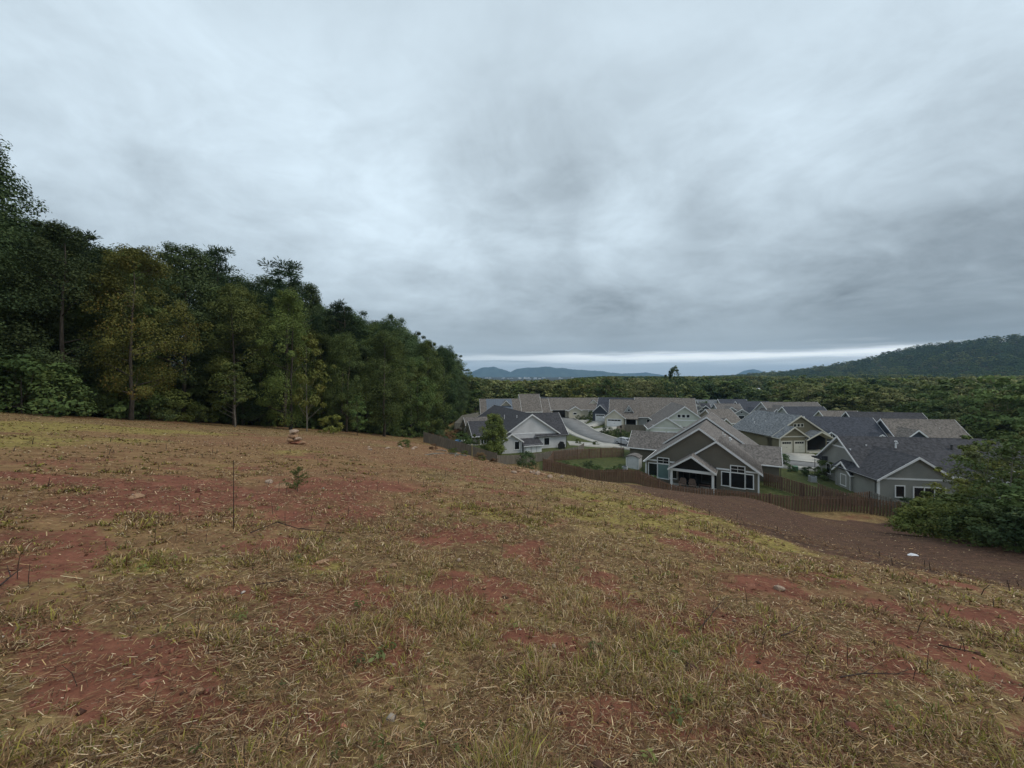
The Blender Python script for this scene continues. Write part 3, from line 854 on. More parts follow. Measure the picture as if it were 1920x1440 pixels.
# --- blue-grey house behind the grey fence
TH1 = -20.0
h = House('craftsman_house', (3.63, 71.5), TH1, BLUEGREY, R_DARK, 'blue-grey house with dark roof and broad white gable behind the weathered grey fence', z=-13.75, trim=WHITE)
h.gable(0, 5.35, 0, 23, 2.90, .66, ends=(1, 1), gut=(1, 1))
h.gable(3.95, 3.9, 1.0, 7.25, 2.62, .90, axis='x', ends=(0, 1), gut=(2, 1), ov=.42)
h.box('wall', 4.6, 7.2, .03, 8.0, -.8, 2.6, BLUEGREY)
h.band(-4.9, 4.4, 0, 2.92)
h.gable(-4.6, 2.0, -1.6, 4.0, 1.95, .66, ends=(1, 0), gut=(0, 0), ov=.3)
h.window(-3.5, .55, .85, 1.35, -1.6); h.corner(-2.62, -1.6, -.8, 1.9)
h.window(3.1, .65, 1.05, 1.30, 0)
# lean-to store with a dark shed roof and white doors
b = MB(); b.prism([(-2.3, -.8), (1.1, -.8), (1.1, 1.35), (-2.3, 1.35)], -2.2, 0.01); b.build('store_wall', BLUEGREY, h.root)
sl = MB(); v = [(-2.55, -2.5, 1.22), (1.35, -2.5, 1.22), (1.35, .0, 2.15), (-2.55, .0, 2.15)]
sl.add(v + [(x, y, z - .12) for x, y, z in v], [(0, 1, 2, 3), (4, 7, 6, 5), (0, 4, 5, 1), (1, 5, 6, 2), (2, 6, 7, 3), (3, 7, 4, 0)]); sl.build('store_roof', R_DARK, h.root)
for x in (-1.55, -.45, .55): h.box('store_door', x - .42, x + .42, -2.24, -2.205, -.6, 1.05, WHITE)
h.box('store_gutter', -2.55, 1.35, -2.60, -2.503, 1.06, 1.20, WHITE)
# west wing, gable ends seen almost edge-on
h.gable(9.0, 3.2, -9.6, -3.0, 2.2, .70, axis='x', ends=(1, 0), gut=(1, 1), wall=TAN)
h.gable(15.5, 3.0, -9.0, -3.0, 2.4, .70, axis='x', ends=(1, 0), gut=(1, 1), wall=TAN, roof=R_MID)
h.window(8.0, .7, 1.4, 1.2, -9.6, 'left'); h.window(-7.6, .6, 1.0, 1.3, 5.8, mull=1)
h.vent(-2.6, 8.0, 5.2); h.vent(-1.6, 3.5, 5.7, h=.3); h.downspout(7.25, .0, -.6, 2.2)
H_GREY = h

# --- sage green house across the street
h = House('craftsman_house', (30.2, 85.0), 12.0, SAGE, R_MID, 'pale sage house with two green gables seen above the olive house roof', z=-14.6)
h.gable(3.75, 3.5, 0, 6.5, 2.95, .67, ends=(1, 0)); h.band(.3, 7.2, 0, 3.0)
h.gable(8.3, 5.4, 4.2, 18, 3.55, .72, ends=(1, 1)); h.window(8.1, 5.05, .62, .62, 4.2, fr=.09); h.window(9.05, 5.05, .62, .62, 4.2, fr=.09); h.window(7.15, 5.05, .62, .62, 4.2, fr=.09)
h.band(4.4, 12.5, 4.2, 4.3); h.gable(5.6, 1.7, 7.0, 14.5, 2.6, .45, axis='x', gut=(1, 0), ends=(0, 1), ov=.5)
h.garage_door(2.2, 2.4, 2.2, 0, WHITE); h.garage_door(5.2, 2.4, 2.2, 0, WHITE)
for x, z in ((.9, 4.1), (6.6, 4.1)): h.box('bracket', x - .06, x + .06, -.4, 0, z - .5, z - .35, WHITE)

# --- olive-green house with blue-grey roof and two cream garage doors
h = House('craftsman_house', (49.9, 71.9), -6.0, OLIVE2, R_BLUE, 'olive green house with mottled blue-grey roof and two cream garage doors', z=-14.55, trim=CREAM)
h.gable(2.95, 2.75, 0, 3.0, 2.95, .66, ends=(1, 0), gut=(0, 0)); h.band(.2, 5.7, 0, 2.98, .18)
h.gable(6.0, 5.8, 1.9, 13.2, 3.0, .635, ends=(1, 1), gut=(2, 1))
h.garage_door(1.55, 2.05, 2.15, 0, CREAM); h.garage_door(4.15, 2.05, 2.15, 0, CREAM)
for k in range(3): h.window(5.0 + k * .75, 4.65, .5, .52, 1.9, fr=.09)
h.gable(8.3, 2.6, -.2, 2.2, 2.55, .5, ends=(1, 0), gut=(0, 0), walls=False); h.box('porch_shade_panel', 6.0, 11.4, 1.80, 1.88, -.5, 2.9, PORCH_SHADE)  # black sheet before the gable wall paints the porch's shade
h.box('porch_floor', 5.9, 11.2, -.3, 1.8, -.6, .12, CREAM); h.box('porch_post', 10.9, 11.15, -.1, .15, 0, 2.5, CREAM)
h.corner(.22, 0, -.8, 2.9); h.corner(5.68, 0, -.8, 2.9)
h.vent(2.2, 9, 4.5, h=.3); h.vent(3.2, 7.2, 5.0, h=.25); h.vent(3.0, 10.5, 4.9)

# --- slate-grey house on the right, long dark roof
TH6 = 9.0
h = House('craftsman_house', (44.9, 48.8), TH6, SLATE, R_DARK, 'slate grey house with long charcoal roof, half hidden by the leafy thicket', z=-15.15)
h.gable(4.75, 4.55, 0, 27, 2.95, .80, axis='x', ends=(1, 1), gut=(1, 2), ov=.45, ovr=.4)
h.gable(3.1, 3.95, -3.3, 4.0, 2.90, .655, ends=(1, 0), gut=(2, 0), ov=.40)
h.band(-.7, 6.9, -3.3, 2.86); h.corner(-.83, -3.3, -.9, 2.85); h.corner(7.0, -3.3, -.9, 2.85)
h.window(1.35, .85, .85, 1.25, -3.3); h.window(4.35, -.05, 3.1, 2.05, -3.3, mull=2, fr=.13)
h.window(6.6, .95, .1, .1, -3.3) if False else None
# gable end on the left: band, window, bay with its own little roof
h.band(2.6, 6.9, 0, 5.15, axis='x')
h.window(7.2, .95, .8, 1.35, 0, 'left')
h.box('bay', -1.0, .02, 1.1, 3.9, -.8, 2.35, SLATE)
h.gable(2.5, 1.55, -1.05, .3, 2.25, .80, axis='x', ends=(1, 0), gut=(0, 0), ov=.25, ovr=.25, wall=SLATE)
h.window(2.45, .55, .95, 1.35, -1.0, 'left', bars=2); 
for y in (1.17, 3.83): h.box('corner_board', -1.05, -.95, y - .07, y + .07, -.8, 2.3, WHITE)
b = MB(); b.prism([(7.4, 2.75), (9.9, 2.75), (9.9, 2.95), (7.4, 3.35)], -.75, .0, 'x'); b.build('eave_return', R_DARK, h.root)
h.gable(13.2, 2.6, -2.2, 3.0, 2.7, .60, ends=(1, 0)); h.band(10.6, 15.8, -2.2, 2.65); h.window(13.2, .9, 1.8, 1.3, -2.2, mull=1)
h.flue(5.5, 3.0, 5.75); h.vent(2.3, 3.4, 5.6, h=.15); h.vent(12.0, 3.2, 5.7, GUTTER, .4, .12)
h.downspout(-.5, 9.5, -.8, 2.5); h.downspout(-1.0, -3.0, -.8, 2.5)
H_SLATE = h

# --- the brown-roofed house with a white garage on the street corner
h = House('craftsman_house', (29.5, 106), 17.0, GREYS, R_WARM, 'large brown-roofed house with white garage and small gabled dormer on the far street bend', z=-14.1)
h.gable(6.2, 5.8, 4.6, 19.5, 2.9, .82, axis='x', ends=(1, 1), gut=(1, 1), ov=.4, ovr=.5)
h.gable(4.6, 4.6, -2.4, 5.0, 2.9, .90, axis='x', ends=(1, 0), gut=(1, 1), wall=CREAMS)
h.gable(-1.2, 2.5, -2.2, 4.0, 2.7, .80, ends=(1, 0), wall=CREAMS)
h.dormer(2.6, 1.15, .9, 4.2, 4.0, 1.5)
h.garage_door(-1.2, 3.6, 2.2, -2.2, WHITE)
h.box('porch_shade_panel', 1.6, 4.5, -.08, -.004, -.4, 2.6, PORCH_SHADE); h.box('porch_post', 4.4, 4.7, -1.6, -1.3, -.4, 2.4, WHITE); h.box('porch_post', 1.6, 1.9, -1.6, -1.3, -.4, 2.4, WHITE)  # dark sheet on the wall stands for shade behind the posts
b = MB(); v = [(1.35, -1.9, 2.40), (5.0, -1.9, 2.40), (5.0, .1, 3.35), (1.35, .1, 3.35)]
b.add(v + [(x, y, z - .14) for x, y, z in v], [(0, 1, 2, 3), (4, 7, 6, 5), (0, 4, 5, 1), (1, 5, 6, 2), (2, 6, 7, 3), (3, 7, 4, 0)]); b.build('porch_roof', R_WARM, h.root)
h.gable(13.0, 1.9, -1.4, 3.5, 2.7, .65, ends=(1, 0)); h.window(12.1, .6, .8, 1.5, -1.4); h.window(14.0, 1.2, .7, .9, -1.4)
h.window(8.0, .9, 1.4, 1.3, .4, mull=1); h.vent(15, 3.2, 5.6)

# --- cream house at the head of the street
h = House('craftsman_house', (12.5, 123), -4.0, CREAMS, R_WARM, 'cream house with broad brown roof and little front gable at the head of the street', z=-13.7)
h.gable(5.2, 4.6, 0, 18.5, 2.75, .72, axis='x', ends=(1, 1))
h.gable(7.4, 1.9, -1.5, 3, 2.6, .60, ends=(1, 0)); h.window(7.4, 1.35, 1.0, .5, -1.5)
h.window(12.6, .8, .7, 1.4, -.0, mull=0); h.window(15.8, .8, .7, 1.4, 0); h.box('porch_shade_panel', .6, 4.5, -.08, -.004, -.3, 2.6, PORCH_SHADE)  # dark sheet on the front wall, a shaded porch painted in
h.gable(14.5, 2.2, 6, 12, 3.2, .72, ends=(1, 1))
h.dormer(14.5, 1.3, 2.6, 5, 4.4, .9, win=False)

# --- dark blue roof beside it
h = House('craftsman_house', (24.8, 117), 24.0, NAVYS, R_NAVY, 'navy roofed house with a white garage door beside the cream house', z=-13.8)
h.gable(4.5, 4.2, 1.0, 11.5, 2.8, .95, axis='x', ends=(1, 1)); h.gable(2.4, 2.3, -2.0, 4, 2.8, .95, ends=(1, 0)); h.dormer(2.4, .8, -1.2, 2.0, 3.9, 1.2)
h.garage_door(2.4, 2.6, 2.2, -2.0, WHITE); h.dormer(8.2, 1.0, .7, 3, 3.4, 1.1); h.window(7.6, .7, 1.0, 1.4, 1.0); h.box('porch_post', 10.8, 11.1, -.6, -.3, -.3, 2.6, WHITE)

# --- roofs beyond the blue-grey house
h = House('craftsman_house', (-7.8, 100), -8.0, TAN, R_WARM, 'house with blue metal roof and small peaked dormer behind the blue-grey house', z=-13.6)
h.gable(4.6, 4.4, 0, 10.3, 2.9, .95, axis='x', ends=(1, 1))
h.box('roof_panel', 1.3, 8.4, -.1, .02, 2.4, 2.5, R_METAL) if False else None
b = MB()
for k in range(14):
    x0 = 1.4 + k * .5; s0, s1 = -.46, 4.45
    zf = lambda y: 2.9 + .95 * (y - .2) + .17 + .03
    v = [(x0, s0, zf(s0)), (x0 + .44, s0, zf(s0)), (x0 + .44, s1, zf(s1)), (x0, s1, zf(s1))]
    b = MB(); b.add(v + [(x, y, z + .045) for x, y, z in v], [(0, 3, 2, 1), (4, 5, 6, 7), (0, 1, 5, 4), (1, 2, 6, 5), (2, 3, 7, 6), (3, 0, 4, 7)]); b.build('roof_panel', R_METAL, h.root)
h.dormer(6.6, 1.3, 2.4, 5.5, 5.5, .95, win=False)
h = House('craftsman_house', (3.0, 112), -8.0, TAN, R_WARM, 'plain brown roof with a stepped ridge left of the cream house', z=-13.6)
h.gable(4.6, 4.4, 0, 5.6, 3.2, 1.05, axis='x', ends=(1, 1)); h.gable(4.6, 4.0, 5.8, 8.4, 2.8, .9, axis='x', ends=(0, 1))
h = House('craftsman_house', (8.9, 128), 20.0, NAVYS, R_NAVY, 'slate blue roof with a white-edged gable left of the cream house', z=-13.6)
h.gable(4.0, 3.8, 0, 6.5, 2.8, .85, axis='x', ends=(1, 1)); h.gable(2.3, 1.7, -2.2, 3, 2.7, .9, ends=(1, 0)); h.window(2.3, .9, .8, 1.2, -2.2)

# --- houses beyond the olive green one, on the right
def simple(loc, th, wall, roof, label, L, D, ze, p, z=None, gables=(), dorm=(), wins=(), name='craftsman_house', group=None, trim=WHITE):
    hh = House(name, loc, th, wall, roof, label, z=z, trim=trim, group=group)
    hh.gable(D / 2, D / 2, 0, L, ze, p, axis='x')
    for (cx, half, y0, ze2, p2) in gables:
        hh.gable(cx, half, y0, D * .5, ze2, p2, ends=(1, 0)); hh.window(cx, ze2 * .3, half * .7, 1.2, y0)
        if half * p2 > 1.2: hh.window(cx, ze2 + .35, .6, .45, y0, fr=.08)
    for (cx, half, y0, z0, p2) in dorm: hh.dormer(cx, half, y0, D * .45, z0, p2)
    for (x, z_, w, hgt) in wins: hh.window(x, z_, w, hgt, 0)
    return hh
HS = {}
HS['b1'] = simple((61.5, 77.5), 14, CHAR, R_NAVY, 'navy-roofed house with wide low roof just behind the cream garage doors', 11.5, 9.0, 2.7, 0.75, -14.9, gables=((1.2, 1.6, -2.2, 2.5, .8), (9.6, 1.5, -2.0, 2.5, .7)))
HS['b2'] = simple((76.5, 84.0), 12, CHAR, R_DARK, 'charcoal-roofed house with a long white rake board above the slate grey house', 14.0, 10.0, 2.8, .78, -15.2, gables=((-.2, 2.0, -1.6, 2.7, .9),))
HS['b3'] = simple((73.5, 73), 9, NAVYS, R_WARM, 'tan-brown roofed house with small navy gable at its left end', 12.0, 8.0, 2.6, 0.9, -15.0, gables=((1.6, 2.6, -1.8, 2.6, .85),))
HS['b3'].vent(8.5, 2.4, 4.5, h=.35); HS['b3'].vent(7.2, 2.0, 4.2, h=.2)
HS['b4'] = simple((79, 95), 5, TAN, R_WARM, 'brown hipped roof with a low white gable behind the navy roof', 8.5, 8.0, 2.8, 0.8, -15.2, gables=((7.6, 2.6, -1.8, 2.7, .6),))
HS['b5'] = simple((77.9, 106), -2, GREYS, R_NAVY, 'plain dark navy roof, widest of the row in front of the trees', 11.5, 8.5, 2.9, .85, -15.6, gables=((11.0, 1.4, -1.4, 2.5, .8),))
HS['b6'] = simple((79, 117), 0, GREYS, R_MID, 'long grey-brown roof with two white peaks at its left end', 17.0, 9.0, 2.8, .75, -14.7, gables=((.2, 1.7, -1.6, 2.8, 1.0), (2.6, 2.0, -1.0, 3.6, .9)))
HS['b7'] = simple((52.5, 98), -6, TAN, R_WARM, 'low brown roof between the olive house ridge and the mottled blue roof', 6.5, 9.5, 2.7, .62, -14.8, gables=((1.4, 1.3, -.8, 2.6, .9),))
HS['b8'] = simple((77.0, 128), 2, CHAR, R_NAVY, 'far dark roof with a broad peaked gable, rightmost of the row before the wood', 10.5, 8.5, 2.7, .72, -14.8, gables=((8.4, 3.2, -1.6, 2.7, .72), (2.6, 1.7, -2.2, 2.6, .8)))
HS['b9'] = simple((77.2, 140), 4, CREAMS, R_NAVY, 'far dark roof with a cream gable end in the middle of the row', 9.5, 8.5, 2.7, .75, -14.9, gables=((8.4, 2.0, -2.0, 3.2, .9),))
HS['b10'] = simple((68.6, 127), 8, GREYS, R_MID, 'far grey roof with two overlapping white-edged gables', 7.4, 8.0, 2.7, .62, -14.9, gables=((3.0, 2.3, -1.6, 2.9, .7), (5.6, 2.4, -2.6, 2.5, .6)))
HS['b11'] = simple((70.0, 142), 6, GREYS, R_BLUE, 'far blue-grey roof beside the pale bare-branched tree', 6.2, 8.5, 2.8, .72, -15.2, gables=((4.6, 1.6, -1.6, 3.0, .8),))
HS['b12'] = simple((62.9, 133), 6, CHAR, R_DARK, 'far small dark house with white-edged gable, leftmost of the row before the wood', 6.0, 6.5, 2.6, .7, -14.9, gables=((3.2, 2.6, -1.6, 2.6, .75),))
HS['b13'] = simple((96, 66), 16, GREYS, R_WARM, 'brown roof glimpsed through the thicket right of the tan-brown roof', 12, 9, 2.7, .7, -15.5, gables=((1.5, 2.2, -2, 2.6, .8),))
# pale houses far out among the trees
for (px, d, L_, D_, lab) in ((1408, 300, 20, 9, 'white house deep in the trees behind the navy row'), (1740, 190, 10, 8, 'white-gabled house showing through the trees on the right'),
                             (1843, 170, 9, 7, 'white-trimmed grey house in the trees near the right edge')):
    x = (px - 960) / F * d
    simple((x, d), 5, paint((.66, .66, .64), .6), R_MID if px > 1420 else paint((.55, .56, .57), .6), lab, L_, D_, 3.0, .6, z=None, gables=((L_ * .3, 2.2, -1.5, 3.0, .8),), name='farm_house')

# ------------------------------------------------------------------ street, drives, fences
ASPHALT, nt_, b_, _o = new_mat('asphalt')
_c = geo_pos(nt_); _n1 = noise_node(nt_, _c, .5, 5, .6); _n2 = noise_node(nt_, _c, 30, 3, .7)
_col = mix_node(nt_, range_node(nt_, _n1, .3, .7), (.145, .143, .142), (.205, .202, .198))
_col = mix_node(nt_, mnode(nt_, 'MULTIPLY', range_node(nt_, _n2, .45, .7), .3), _col, (.27, .27, .26))
nt_.links.new(_col, b_.inputs['Base Color']); b_.inputs['Roughness'].default_value = .9
bump_node(nt_, _n2, .3, .01, b_)

def smooth_path(P, n=80):
    P = np.array(P, float); m = len(P)
    Q = np.vstack([2 * P[0] - P[1], P, 2 * P[-1] - P[-2]]); out = []
    for i in range(1, m):
        p0, p1, p2, p3 = Q[i - 1], Q[i], Q[i + 1], Q[i + 2]
        for t in np.linspace(0, 1, max(4, n // (m - 1)), endpoint=False):
            out.append(.5 * ((2 * p1) + (-p0 + p2) * t + (2 * p0 - 5 * p1 + 4 * p2 - p3) * t ** 2 + (-p0 + 3 * p1 - 3 * p2 + p3) * t ** 3))
    out.append(P[-1]); return np.array(out)
def path_z(path):
    z = gz(path[:, 0], path[:, 1])
    k = np.ones(9) / 9; zp = np.pad(z, 4, mode='edge'); return np.convolve(zp, k, 'valid')
def normals2(path):
    t = np.gradient(path, axis=0); t /= np.linalg.norm(t, axis=1)[:, None] + 1e-9
    return np.stack([t[:, 1], -t[:, 0]], 1)            # right-hand side
def strip(name, path, z, o0, o1, dz0, dz1, mat, thick=.25):
    """a slab following a path between two side offsets"""
    nrm = normals2(path); n = len(path)
    A = path + nrm * o0; B = path + nrm * o1
    V = np.concatenate([np.column_stack([A, z + dz0]), np.column_stack([B, z + dz1]), np.column_stack([A, z + dz0 - thick]), np.column_stack([B, z + dz1 - thick])])
    i = np.arange(n - 1)
    q = np.concatenate([np.stack([i, n + i, n + i + 1, i + 1], 1)[:, ::-1] * 1, np.stack([i, i + 1, 2 * n + i + 1, 2 * n + i], 1)[:, ::-1], np.stack([n + i + 1, n + i, 3 * n + i, 3 * n + i + 1], 1)[:, ::-1]])
    me = fast_mesh(name, V, q.ravel(), np.full(len(q), 4), [mat])
    import bmesh
    bm = bmesh.new(); bm.from_mesh(me); bmesh.ops.recalc_face_normals(bm, faces=bm.faces); bm.to_mesh(me); bm.free()
    o = put(name, me); return o
ROAD = smooth_path([(13.5, 150), (15.5, 132), (16.6, 118), (17.2, 107), (17.6, 97), (19.2, 89), (23.2, 81.5), (30, 77.6), (38.5, 74.2), (44.5, 67.5), (52, 63.2), (64, 62.2), (80, 62)], 130)
RZ = path_z(ROAD) + .10
for nm, a, b, za, zb, mt in (('road', -3.0, 3.0, .03, .03, ASPHALT), ('kerb', -3.45, -3.0, .13, .10, CONCRETE), ('kerb', 3.0, 3.45, .10, .13, CONCRETE), ('pavement', 3.46, 4.7, .125, .14, CONCRETE)):
    tag(strip(nm, ROAD, RZ, a, b, za, zb, mt, .5), kind='structure')
def drive(P, w, name='driveway', dz=.14):
    p = smooth_path(P, 24); z = path_z(p)
    tag(strip(name, p, z + dz, -w / 2, w / 2, 0, 0, CONCRETE, .4), kind='structure')
drive([(11.5, 78.5), (15, 78.4), (18.6, 79.0), (20.6, 81)], 4.4)
drive([(21.0, 96.5), (25, 100.5), (28.0, 104.5)], 4.0)
drive([(20.2, 104), (23.5, 108.5), (26, 114)], 3.8)
drive([(20.0, 111), (21.5, 115.5), (25.5, 118)], 3.0)
drive([(50.0, 65.6), (51.8, 68.5), (52.8, 71.7)], 5.6)
drive([(33, 80.6), (33.9, 83), (34.0, 84.8)], 5.2)
drive([(-9.5, 74.5), (-6.5, 75.5), (-4.5, 77.5)], 3.4, 'patio')

def fence(name, P, label, mat_p, mat_r, h=1.78, pitch=.145, single=True, post_every=2.4, shadow=True, cap=False, group=None, pw=.135, zoff=0.0):
    P = np.array(P, float); seg = np.diff(P, axis=0); L = np.linalg.norm(seg, axis=1); S = np.concatenate([[0], np.cumsum(L)])
    root = empty(name, (P[0][0], P[0][1], gz1(*P[0]))); tag(root, label, 'fence', group)
    base = np.array(root.location)
    def at(s):
        s = min(max(s, 0), S[-1] - 1e-6); i = int(np.searchsorted(S, s, 'right') - 1); i = min(i, len(seg) - 1)
        return P[i] + seg[i] * ((s - S[i]) / L[i]), atan2(seg[i][1], seg[i][0])
    pm = MB(); t_ = .018
    pm.prism([(-pw / 2, .04), (pw / 2, .04), (pw / 2, h - .05), (pw / 2 - .035, h), (-pw / 2 + .035, h), (-pw / 2, h - .05)], -t_ / 2, t_ / 2)
    pme = pm.mesh('picket', mat_p)
    n = int(S[-1] / pitch); joined = MB()
    ss = (np.arange(n) + .5) * pitch
    pts = np.array([at(s)[0] for s in ss]); zs = gz(pts[:, 0], pts[:, 1])
    k = np.ones(7) / 7; zs = np.convolve(np.pad(zs, 3, mode='edge'), k, 'valid') + zoff
    for i, s in enumerate(ss):
        p, a = at(s); off = (.06 if i % 2 else -.06) if shadow else -.045
        x = p[0] - sin(a) * off - base[0]; y = p[1] + cos(a) * off - base[1]; z = zs[i] - base[2] + random.uniform(-.012, .012)
        if single:
            o = bpy.data.objects.new('picket', pme); COL.objects.link(o); o.parent = root
            o.location = (x, y, z); o.rotation_euler = (random.uniform(-.012, .012), random.uniform(-.012, .012), a)
        else:
            c, sn = cos(a), sin(a)
            joined.add([(x + vx * c - vy * sn, y + vx * sn + vy * c, z + vz) for vx, vy, vz in pm.v], pm.f)
    if not single:
        tag(joined.build('picket', mat_p, root), kind='stuff')
    # posts and rails, bay by bay
    nb = max(1, int(round(S[-1] / post_every))); marks = sorted(set(list(np.linspace(0, S[-1], nb + 1)) + [float(q) for q in S[1:-1]]))
    zz = [gz1(*at(m)[0]) + zoff for m in marks]
    for m, z in zip(marks, zz):
        p, a = at(m); b = MB(); hh = h + (.10 if cap else .02)
        b.box(-.05, .05, -.05, .05, -.4, hh)
        if cap: b.box(-.07, .07, -.07, .07, hh, hh + .03)
        b.build('post', mat_r, root, loc=(p[0] - base[0], p[1] - base[1], z - base[2]), rot=(0, 0, a))
    for i in range(len(marks) - 1):
        p0 = at(marks[i] + 1e-4)[0]; p1 = at(marks[i + 1] - 1e-4)[0]
        for hh in (.35, h * .52, h - .28):
            b = MB(); b.tube([(p0[0] - base[0], p0[1] - base[1], zz[i] - base[2] + hh), (p1[0] - base[0], p1[1] - base[1], zz[i + 1] - base[2] + hh)], [.042, .042], 4)
            b.build('rail', mat_r, root)
    return root
W_BROWN = wood_mat((.185, .115, .078)); W_BROWN2 = wood_mat((.145, .095, .068)); W_GREY = wood_mat((.20, .175, .142)); W_PALE = wood_mat((.22, .205, .175))
fence('board_fence', [(4.2, 52.0), (44.6, 41.4)], 'long dark brown board fence running downhill behind the field', W_BROWN, W_BROWN2, pitch=.150, cap=True)
fence('board_fence', [(4.3, 52.3), (6.9, 64.0), (14, 66.6), (20.0, 68.8)], 'brown fence along the side yard left of the olive house', W_BROWN, W_BROWN2, single=False, h=1.7)
fence('board_fence', [(34.3, 52.3), (36.3, 48.0), (38.2, 44.2)], 'brown fence stepping down from the right side of the olive house', W_BROWN, W_BROWN2, single=True)
fence('board_fence', [(38.4, 48.2), (39.2, 44.8), (42.4, 45.6)], 'short brown fence with dipped top in front of the slate grey house', W_BROWN, W_BROWN2, single=True, h=1.6)
fence('board_fence', [(42.6, 45.5), (43.4, 41.9)], 'weathered grey fence behind the right end of the brown fence', W_PALE, W_GREY, single=True, h=1.6)
fence('picket_fence', [(-15.2, 66.2), (-8.5, 63.6), (-2.4, 60.0)], 'weathered grey-brown fence falling along the left edge of the field', W_GREY, W_GREY, single=True, shadow=False)
fence('picket_fence', [(-2.3, 60.0), (4.5, 63.6), (11.6, 68.2), (13.4, 71.8)], 'low grey fence crossing in front of the blue-grey house', W_GREY, W_GREY, single=True, shadow=False, h=1.45)
fence('picket_fence', [(-13.6, 92), (-8.2, 93)], 'grey fence across the lawn left of the blue-grey house', W_PALE, W_GREY, single=False, shadow=False)
fence('picket_fence', [(-13.8, 92.2), (-14.0, 108), (-9, 121)], 'pale fence running back beside the wood', W_PALE, W_PALE, single=False, shadow=False)
fence('picket_fence', [(25.4, 93), (28.2, 96.5), (36.5, 95.5)], 'grey fence beside the hedge in front of the brown-roofed house', W_GREY, W_GREY, single=False, shadow=False, h=1.9)

# ------------------------------------------------------------------ trees and shrubs
BARK = bark_mat('bark', (.085, .070, .055)); BARK_PALE = bark_mat('pale_bark', (.20, .18, .15))
LF_GREEN = leaf_mat('leaf_green', (.052, .084, .027), (.155, .205, .064), (.20, .21, .06), .10)
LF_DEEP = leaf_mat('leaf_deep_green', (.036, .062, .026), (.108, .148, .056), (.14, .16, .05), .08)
LF_FAR = leaf_mat('leaf_pale_olive', (.095, .110, .040), (.270, .270, .105), (.30, .26, .10), .12)
LF_OLIVE = leaf_mat('leaf_olive', (.066, .090, .026), (.182, .212, .062), (.23, .22, .06), .12)
LF_RUST = leaf_mat('leaf_turning', (.075, .085, .022), (.190, .182, .046), (.25, .15, .04), .16)
LF_PINE = leaf_mat('pine_needles', (0.018, 0.036, 0.018), (0.054, 0.081, 0.036), None)
LF_BRIGHT = leaf_mat('leaf_fresh_green', (.085, .110, .026), (.235, .250, .064), (.28, .24, .07), .10)
LF_LIME = leaf_mat('leaf_fresh_green', (.080, .120, .032), (.235, .285, .080), (.30, .28, .08), .10)
LF_DEAD = leaf_mat('leaf_dry', (.120, .070, .036), (.270, .160, .080), None)
LF_WHITE = leaf_mat('blossom_white', (.30, .30, .28), (.55, .55, .52), None)

def leaf_quads(C, N, L, Wd, g):
    """diamond leaves at C facing N"""
    n = len(C)
    N = N / (np.linalg.norm(N, axis=1)[:, None] + 1e-9)
    t = g.normal(size=(n, 3)); t -= (t * N).sum(1)[:, None] * N; t /= np.linalg.norm(t, axis=1)[:, None] + 1e-9
    s = np.cross(N, t)
    L = L[:, None]; Wd = Wd[:, None]
    fold = N * L * .12
    V = np.stack([C - t * L * .5, C + s * Wd * .5 + fold, C + t * L * .5, C - s * Wd * .5 + fold], 1)
    return V.reshape(-1, 3)

def crown_arrays(seed, H, cb, R, ncl, nlf, leaf, prof='oval', flat=.6, rc=(.22, .36), up=.7, inner=.25):
    g = np.random.default_rng(seed)
    t = np.clip(g.beta(1.25, 1.05, ncl), .02, .985) if prof != 'dome' else g.uniform(.02, .98, ncl)
    if prof == 'oval': pr = np.sin(pi * np.clip(.14 + .80 * t, 0, 1)) ** .75
    elif prof == 'cone': pr = (1 - t) ** .8 * .95 + .06
    elif prof == 'dome': pr = np.sqrt(np.clip(1 - t ** 2, 0, 1)) * .95 + .05
    elif prof == 'egg': pr = np.sin(pi * np.clip(.20 + .76 * t ** 1.15, 0, 1)) ** .8
    else: pr = np.clip(np.minimum(t * 6, (1 - t) * 2.2), 0, 1) ** .7
    ang = g.uniform(0, 2 * pi, ncl) + np.arange(ncl) * 2.4
    lop = 1 + .30 * np.sin(ang + g.uniform(0, 6)) + .12 * np.sin(2 * ang + g.uniform(0, 6))
    rad = R * pr * np.sqrt(g.uniform(inner, 1, ncl)) * lop
    outl = g.uniform(0, 1, ncl) < .14; rad = np.where(outl, R * pr * lop * g.uniform(1.05, 1.32, ncl), rad)
    hz_ = cb + (H - cb) * np.where(outl, np.clip(t * 1.04, 0, 1.03), t)
    cen = np.stack([rad * np.cos(ang), rad * np.sin(ang), hz_], 1)
    rcl = R * g.uniform(rc[0] * .7, rc[1], ncl) * (.65 + .5 * pr) * np.where(outl, .62, 1)
    n = ncl * nlf
    ci = np.repeat(np.arange(ncl), nlf)
    d = g.normal(size=(n, 3)); d /= np.linalg.norm(d, axis=1)[:, None]
    rr = g.uniform(.35, 1.08, n) ** .7
    off = d * (rr * rcl[ci])[:, None]; off[:, 2] *= flat
    C = cen[ci] + off
    cc = np.array([0, 0, cb + (H - cb) * .35])
    outw = C - cc; outw /= np.linalg.norm(outw, axis=1)[:, None] + 1e-9
    N = d * .7 + outw * .5 + np.array([0, 0, up]) + g.normal(size=(n, 3)) * .55
    L = leaf * g.uniform(.6, 1.35, n); Wd = L * g.uniform(.45, .75, n)
    V = leaf_quads(C, N, L, Wd, g)
    cl_t = g.uniform(.1, .9, ncl); cl_g = g.uniform(0, 1, ncl)
    tint = np.stack([np.clip(cl_t[ci] * .74 + g.uniform(0, 1, n) * .26, 0, 1), np.clip(cl_g[ci] * .6 + g.uniform(0, 1, n) * .4, 0, 1), g.uniform(0, 1, n)], 1)
    return V, np.repeat(tint, 4, 0), cen

